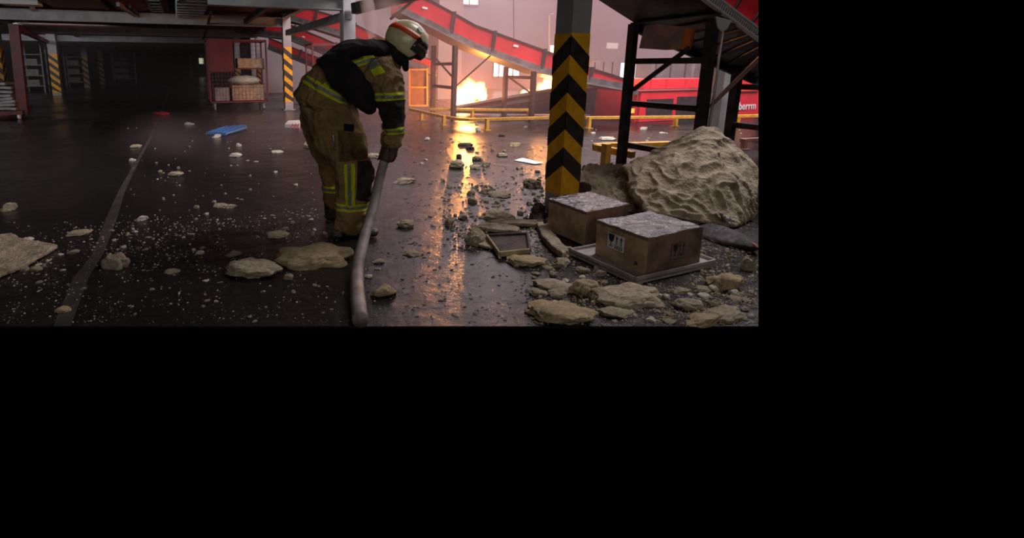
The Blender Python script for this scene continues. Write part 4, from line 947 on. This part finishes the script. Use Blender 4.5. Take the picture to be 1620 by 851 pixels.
L = [ # big and singled out pieces
 (900,518,104,50,'large tan foam block at the front edge, below the tray','foamy',1,4),
 (1008,490,108,46,'long cream foam block just in front of the tray corner','foam',2,4),
 (890,466,66,28,'pointed cream foam piece left of the tray front','foam',3,4),
 (932,470,48,30,'brown stained foam piece against the tray front','foamy',4,4),
 (856,470,32,19,'rounded foam lump at the left end of the lower right rubble','foam',5,3),
 (887,472,32,19,'round cream foam lump below the pointed piece','foam',6,3),
 (984,505,52,22,'cream foam lump between the two large front blocks','foam',7,4),
 (951,480,20,12,'small foam lump between the tan block and the long cream block','foam',8,3),
 (1160,462,52,32,'yellowish foam block right of the tray','foamy',9,4),
 (1160,510,66,26,'flat brown foam slab at the lower right corner','foam',10,4),
 (1122,517,72,20,'long tan foam splinter lying at the bottom right edge','foamy',11,3),
 (1098,494,46,24,'grooved brown foam chunk left of the flat slab at lower right','foam',12,4),
 (1190,430,24,22,'foam piece at the right edge above the yellowish block','foam',13,3),
 (1170,476,24,9,'small foam piece between yellowish block and flat slab','foam',14,3),
 (1085,466,30,14,'brown lump below the right end of the tray','foam',15,3),
 (1118,462,26,12,'reddish brown lump below the tray corner','foam',0,3),
 (838,424,60,26,'square tan foam block at the left edge of the rubble','foamy',1,4),
 (870,364,22,18,'round cream lump at the foot of the chevron column','foam',3,3),
 (752,390,36,26,'cream foam shard left of the burnt tray','foam',4,3),
 (792,350,52,22,'slanting foam slab left of the chevron column','foam',5,4),
 (712,358,16,16,'upright foam bit right of the firefighter on wet floor','foam',6,3),
 (733,347,18,12,'foam bit left of the slanting foam slab','foam',7,3),
 (642,361,30,19,'grey foam lump on wet floor right of the hose','foam',8,3),
 (653,406,36,12,'short foam stick on the floor right of the hose','foam',9,3),
 (607,472,38,26,'star shaped foam lump right of the hose near the front','foamy',10,4),
 (599,417,24,12,'jagged foam bit right of the hose','foam',11,3),
 (583,440,13,9,'white foam bit touching the hose','foamw',12,3),
 (598,427,14,5,'flat pale bit between two foam bits right of the hose','foam',2,3),
 (393,444,98,42,'big cream foam slab left of the hose, the left one of a pair','foam',13,4),
 (492,427,118,50,'big tan foam slab left of the hose, the right one of a pair','foamy',14,4),
 (367,406,26,12,'small foam piece behind the left big slab','foam',15,3),
 (455,444,16,14,'pointed foam bit in the gap below the two big slabs','foam',0,3),
 (176,427,44,28,'rounded grey foam chunk right of the floor line','foam',5,4),
 (8,335,26,17,'cream foam piece at the left edge of the picture','foam',6,3),
 (118,374,38,10,'flat foam strip left of the floor line','foam',7,3),
 (95,496,27,15,'oval foam piece beside the floor line at lower left','foamy',8,3),
 (269,434,25,11,'brick shaped foam bit right of the grey chunk','foam',9,3),
 (221,350,22,11,'pale foam bit right of the floor line middle','foamw',10,3),
 (275,279,22,10,'foam piece alone on the floor right of the line','foam',11,3),
 (298,198,17,6,'white foam bit alone on the floor before the roll cage','foamw',12,3),
 (347,329,26,10,'left one of two touching foam pieces in mid floor','foam',13,3),
 (362,330,22,9,'right one of two touching foam pieces in mid floor','foam',14,3),
 (371,249,18,9,'white foam brick between the blue panel and the two touching pieces','foamw',15,3),
 (377,232,9,7,'small white foam bit just below the blue panel','foamw',0,3),
 (438,242,20,6,'pale foam bit right of the blue panel','foamw',1,3),
 (341,218,15,7,'foam bit at the near edge of the blue panel','foamw',2,3),
 (212,234,17,7,'foam bit touching the far part of the floor line','foam',3,3),
 (208,255,11,6,'white foam bit beside the floor line, below another','foamw',4,3),
 (438,377,38,15,'tan foam clump behind the right big slab','foam',5,3),
 (448,366,18,9,'small foam bit on top side of the tan clump','foam',6,3),
 (40,383,16,10,'cream cube of foam behind the left foam board','foamw',7,3),
 (53,430,22,12,'foam bit below the left foam board','foam',8,3),
 (35,430,16,10,'dim foam bit under the edge of the left foam board','foam',9,3),
 (112,402,22,9,'broken foam bit left of the grey chunk','foam',10,3),
 (315,403,12,9,'triangular pale foam bit left of the big slabs','foamw',11,3),
 (502,246,22,10,'pale foam piece behind the knees of the firefighter','foam',12,3),
 (592,250,26,10,'flat foam piece right of the knees of the firefighter','foam',13,3),
 (640,291,40,10,'low brown foam strip right of the hose, mid floor','foam',14,3),
 (724,267,26,17,'foam lump in the orange fire reflection, the leftmost','foam',15,3),
 (757,254,18,10,'foam lump in the fire reflection, the topmost','foam',0,3),
 (754,268,20,10,'foam lump in the fire reflection, the lowest','foam',1,3),
 (769,263,18,9,'foam lump right of the fire reflection','foam',2,3),
 (737,231,26,7,'dark flat piece in the brightest fire reflection','char',3,3),
 (745,236,16,7,'dark lump behind the fire reflection','char',4,3),
 (727,250,10,8,'small dark lump left in the fire reflection','char',5,3),
 (816,232,24,8,'tan foam piece left of the chevron column, far','foamy',6,3),
 (796,248,20,8,'tan foam piece before the far one','foam',7,3),
 (846,296,32,18,'tan foam lump close left of the chevron column','foam',8,3),
 (796,313,40,15,'foam chunk in mid floor, the right one of three','foam',9,3),
 (770,306,24,11,'foam chunk in mid floor, the middle one of three','foam',10,3),
 (746,308,15,9,'foam chunk in mid floor, the left one of three','foam',11,3),
 (749,322,17,13,'foam chunk below the left of three','foam',12,3),
 (757,207,9,7,'white foam bit near the yellow rail, left','foamw',13,3),
 (832,202,8,4,'white foam bit near the yellow rail, right','foamw',14,3),
 (676,222,9,6,'pale bit on wet floor right of the sleeve','foamw',15,3),
 (795,216,12,5,'brown bit behind the yellow rail post','char',0,3),
 (908,262,30,10,'tan foam lump right of the chevron column','foam',1,3),
 (1020,205,14,5,'pale bit on the hall floor before the compactor','foamw',2,3),
 (965,222,28,6,'cluster of pale film on the hall floor','foamw',3,3),
 (1052,212,14,4,'pale flake on the hall floor right of another','foamw',4,3),
 (940,212,8,4,'pale flake on the hall floor beside the chevron column','foamw',5,3),
 (898,402,22,16,'foam lump left of the tray, upper','foam',6,3),
 (893,420,26,16,'foam lump left of the tray, middle','foam',7,3),
 (926,432,24,14,'foam lump left of the tray, lower','foam',8,3),
 (870,428,16,10,'small foam bit below the square tan block','foam',9,3),
 (952,438,22,14,'foam bit against the tray side','foam',10,3),
 (1060,500,18,10,'foam bit right of the long cream block','foam',12,3),
 (1063,514,22,12,'foam bit at the bottom edge right of the cream lump','foam',13,3),
]
random.seed(3)
for i, (px, py, wp, hp_, lab, m_, sd, sub) in enumerate(L):
    chunk(px, py, wp, hp_, lab, 'foam piece', m_, sd+i*3, sub=sub, rz=random.uniform(-.35, .35))
# long thin pieces and boards
def slab(pts, th, name, m, label, cat='foam piece', z=0.004, seed=1, cl=()):
    P = [G(x, y, z) if len(q_) == 2 else G(x, y, q_[2]) for q_ in pts for (x, y) in [q_[:2]]]
    return hull(P + [p_+ZZ*th for p_ in P], .008, .010, 14, seed, name, m, label, cat, cl=cl, smooth=1)
slab([(-30,392),(0,376),(14,380),(18,388),(48,388),(88,391),(92,393),(40,424),(0,441),(-30,450)], .03, 'foam_board', M['foam'], 'broken cream foam board lying at the left edge', seed=2)
slab([(0,382),(20,380),(44,392),(22,404),(-30,425),(-30,390)], .06, 'foam_board', M['foam'], 'crumbled foam lump on top of the left foam board', seed=4)
slab([(748,362),(770,356),(800,358),(822,364),(818,370),(780,368)], .03, 'foam_strip', M['foam'], 'ribbed cream foam strip behind the burnt tray', seed=5)
slab([(768,354),(800,350),(858,352),(860,360),(800,358)], .03, 'foam_strip', M['foam'], 'long foam strip running to the column foot', seed=6)
slab([(742,364),(755,360),(770,380),(786,392),(778,396),(756,390)], .02, 'foam_strip', M['foam'], 'curved cream foam strip left of the burnt tray', seed=7)
slab([(848,360),(858,358),(872,378),(900,404),(890,410),(872,398),(856,380)], .05, 'foam_strip', M['foam'], 'slanting cream foam strip along the rear cardboard box', seed=8)
slab([(812,254),(826,250),(860,258),(846,260)], .008, 'white_sheet', M['white'], 'thin white sheet on wet floor left of the chevron column', cat='sheet', seed=9)
bt_ = empty('burnt_tray', G(800, 395), 'burnt black foam tray with a cream rim, in the rubble', 'tray')
MB().prism([G(772, 376, .02), G(795, 402, .02), G(838, 396, .02), G(832, 372, .02)], ZZ*.01).build('base', M['char'], bt_)
for q0, q1 in (((770,374),(790,402)), ((790,402),(838,397)), ((838,397),(834,371)), ((834,371),(770,374))):
    MB().beam(G(*q0, .03), G(*q1, .03), .018, .04).build('rim', M['foamy' if q0[0] < 800 else 'char'], bt_, bev=.004)
# dark debris clump at the column foot
hull([G(828,352),G(852,330),G(862,345),G(858,362),G(838,362),P_(850,318,4.55),P_(858,322,4.5),P_(846,335,4.4)], .010, .05, 14, 6, 'charred_lump', M['char'], 'black charred clump leaning on the left of the column foot', 'charred lump')
# blue panel, packet, red scrap
bp_ = empty('blue_panel', G(360, 208), 'flat blue plastic panel lying on the wet floor', 'panel')
pts = [G(327,211,.03), G(352,202,.05), G(390,199,.04), G(391,203,.04), G(358,213,.03)]
MB().prism(pts, ZZ*.03).build('sheet', M['blue'], bp_, bev=.004)
for t in (.2, .5, .8): MB().beam(pts[0].lerp(pts[4], t)+ZZ*.035, pts[1].lerp(pts[2], t)+ZZ*.035, .02, .012).build('rib', M['blue'], bp_)
MB().beam(pts[0]+ZZ*.03-ZZ*.02, pts[4]+ZZ*.03-ZZ*.02, .02, .05).build('edge_lip', M['blue'], bp_)
pk = empty('packet', G(462, 202), 'small white packet with red stripes on wet floor beside the far column', 'packet')
MB().prism([G(451,202,.01), G(456,196,.01), G(475,195,.01), G(473,203,.01)], ZZ*.08).build('wrapper', M['white'], pk)
for x in (459, 464, 469): MB().prism([G(x,203.5,.095), G(x+2,203.5,.095), G(x+5,196,.095), G(x+3,196,.095)], ZZ*.004).build('red_stripe', M['red'], pk)
slab([(242,179.5),(258,178),(268,180),(256,182)], .03, 'red_scrap', M['red'], 'small red scrap at the far end of the floor line', cat='scrap', seed=3)
slab([(480,232+1),(486,224),(494,230),(492,236)], .05, 'grey_scrap', M['foam'], 'upright foam shard behind the far leg of the firefighter', seed=3)

# middling crumbs: individuals in regional groups that nothing tells apart
REG = [((110,360,320,400,3), 40, 'small pale foam crumb among many right of the floor line', 'crumbs right of the floor line'),
       ((20,400,130,470,0), 22, 'small foam crumb below the left foam board', 'crumbs below the left board'),
       ((200,430,540,512,0), 30, 'small foam crumb on the dark floor below the two big slabs', 'crumbs below the big slabs'),
       ((230,250,470,360,0), 26, 'small foam crumb on the mid floor left of the firefighter', 'crumbs on the mid floor'),
       ((430,340,525,395,0), 22, 'small foam crumb behind the right big slab', 'crumbs behind the right slab'),
       ((600,400,840,512,0), 20, 'small foam crumb on the floor between hose and rubble', 'crumbs between hose and rubble'),
       ((700,260,860,350,0), 34, 'small brown foam crumb before the chevron column', 'crumbs before the chevron column'),
       ((840,400,960,512,0), 34, 'small foam crumb in the rubble left of the tray', 'crumbs left of the tray'),
       ((960,460,1195,512,0), 40, 'small foam crumb in the rubble below the tray', 'crumbs below the tray'),
       ((640,195,860,260,0), 16, 'small crumb on the fire lit wet floor', 'crumbs on the fire lit floor'),
       ((930,200,1190,235,0), 16, 'small pale flake on the hall floor before the machines', 'flakes on the hall floor')]
random.seed(77)
for (x0, y0, x1, y1, *kf), n, lab, grp in REG:
    big = 1.7 if 'tray' in lab else 1.3 if 'column' in lab else 1
    for k in range(n):
        px, py = random.uniform(x0, x1), random.uniform(y0, y1); wp = big*random.choice((5, 6, 7, 8, 10, 12)) * (.5+.5*(py-120)/390)
        chunk(px, py, wp, wp*random.uniform(.4, .8), lab, 'foam crumb', random.choice(('foam', 'foam', 'foamw')) if 'brown' not in lab else 'foam', random.randrange(16), random.uniform(0, 3), group=grp, name='foam_crumb')
# countless specks
def specks(n, zones, m, name, label, smin, smax, seed, flatz=.5):
    random.seed(seed); vs_, fs = [], []
    tot = sum(z[4] for z in zones)
    for _ in range(n):
        t = random.uniform(0, tot)
        for z in zones:
            t -= z[4]
            if t <= 0: break
        px, py = random.uniform(z[0], z[2]), random.uniform(z[1], z[3])
        if noise.noise(V((px*.02, py*.035, seed))) < random.uniform(-.45, .25): continue
        g = G(px, py); s = scale_at(g)*random.uniform(smin, smax)*random.choice((.5, .7, 1, 1.3)); b0 = len(vs_)
        a0 = random.uniform(0, 6.28); q_ = random.uniform(.4, 1)
        for k in range(5):
            a_ = a0+k*1.2566; rr = s*random.uniform(.7, 1.1); vs_.append((g.x+math.cos(a_)*rr, g.y+math.sin(a_)*rr*q_, .0005))
        for k in range(5):
            a_ = a0+k*1.2566; rr = s*random.uniform(.4, .8); vs_.append((g.x+math.cos(a_)*rr, g.y+math.sin(a_)*rr*q_, s*flatz*random.uniform(.6, 1.4)))
        for k in range(5): fs.append((b0+k, b0+(k+1) % 5, b0+5+(k+1) % 5, b0+5+k))
        fs.append(tuple(b0+5+k for k in range(5)))
    me = bpy.data.meshes.new(name); me.from_pydata(vs_, [], fs); me.materials.append(M[m]); o = bpy.data.objects.new(name, me); C.objects.link(o)
    tag(o, label, 'debris', kind='stuff')
specks(3000, [(10,350,540,512,3),(180,340,420,430,2.2),(200,200,500,350,.6),(440,330,530,400,.6),(540,380,860,514,.7),(0,380,200,512,1.2)], 'foamw', 'foam_specks', 'scatter of tiny pale foam specks on the dark wet floor', .6, 1.6, 4)
specks(5200, [(840,390,1198,514,3),(700,290,860,400,1.2),(1040,380,1198,514,2),(905,265,1010,340,.5)], 'foam', 'rubble_specks', 'small cream foam rubble filling the ground round the tray', 1.2, 3.6, 5)
specks(5600, [(830,330,1198,514,4),(640,220,870,400,.7),(560,380,860,514,.5)], 'litter', 'burnt_litter', 'burnt black litter and chips between the foam pieces', 1.0, 3.4, 6, .22)
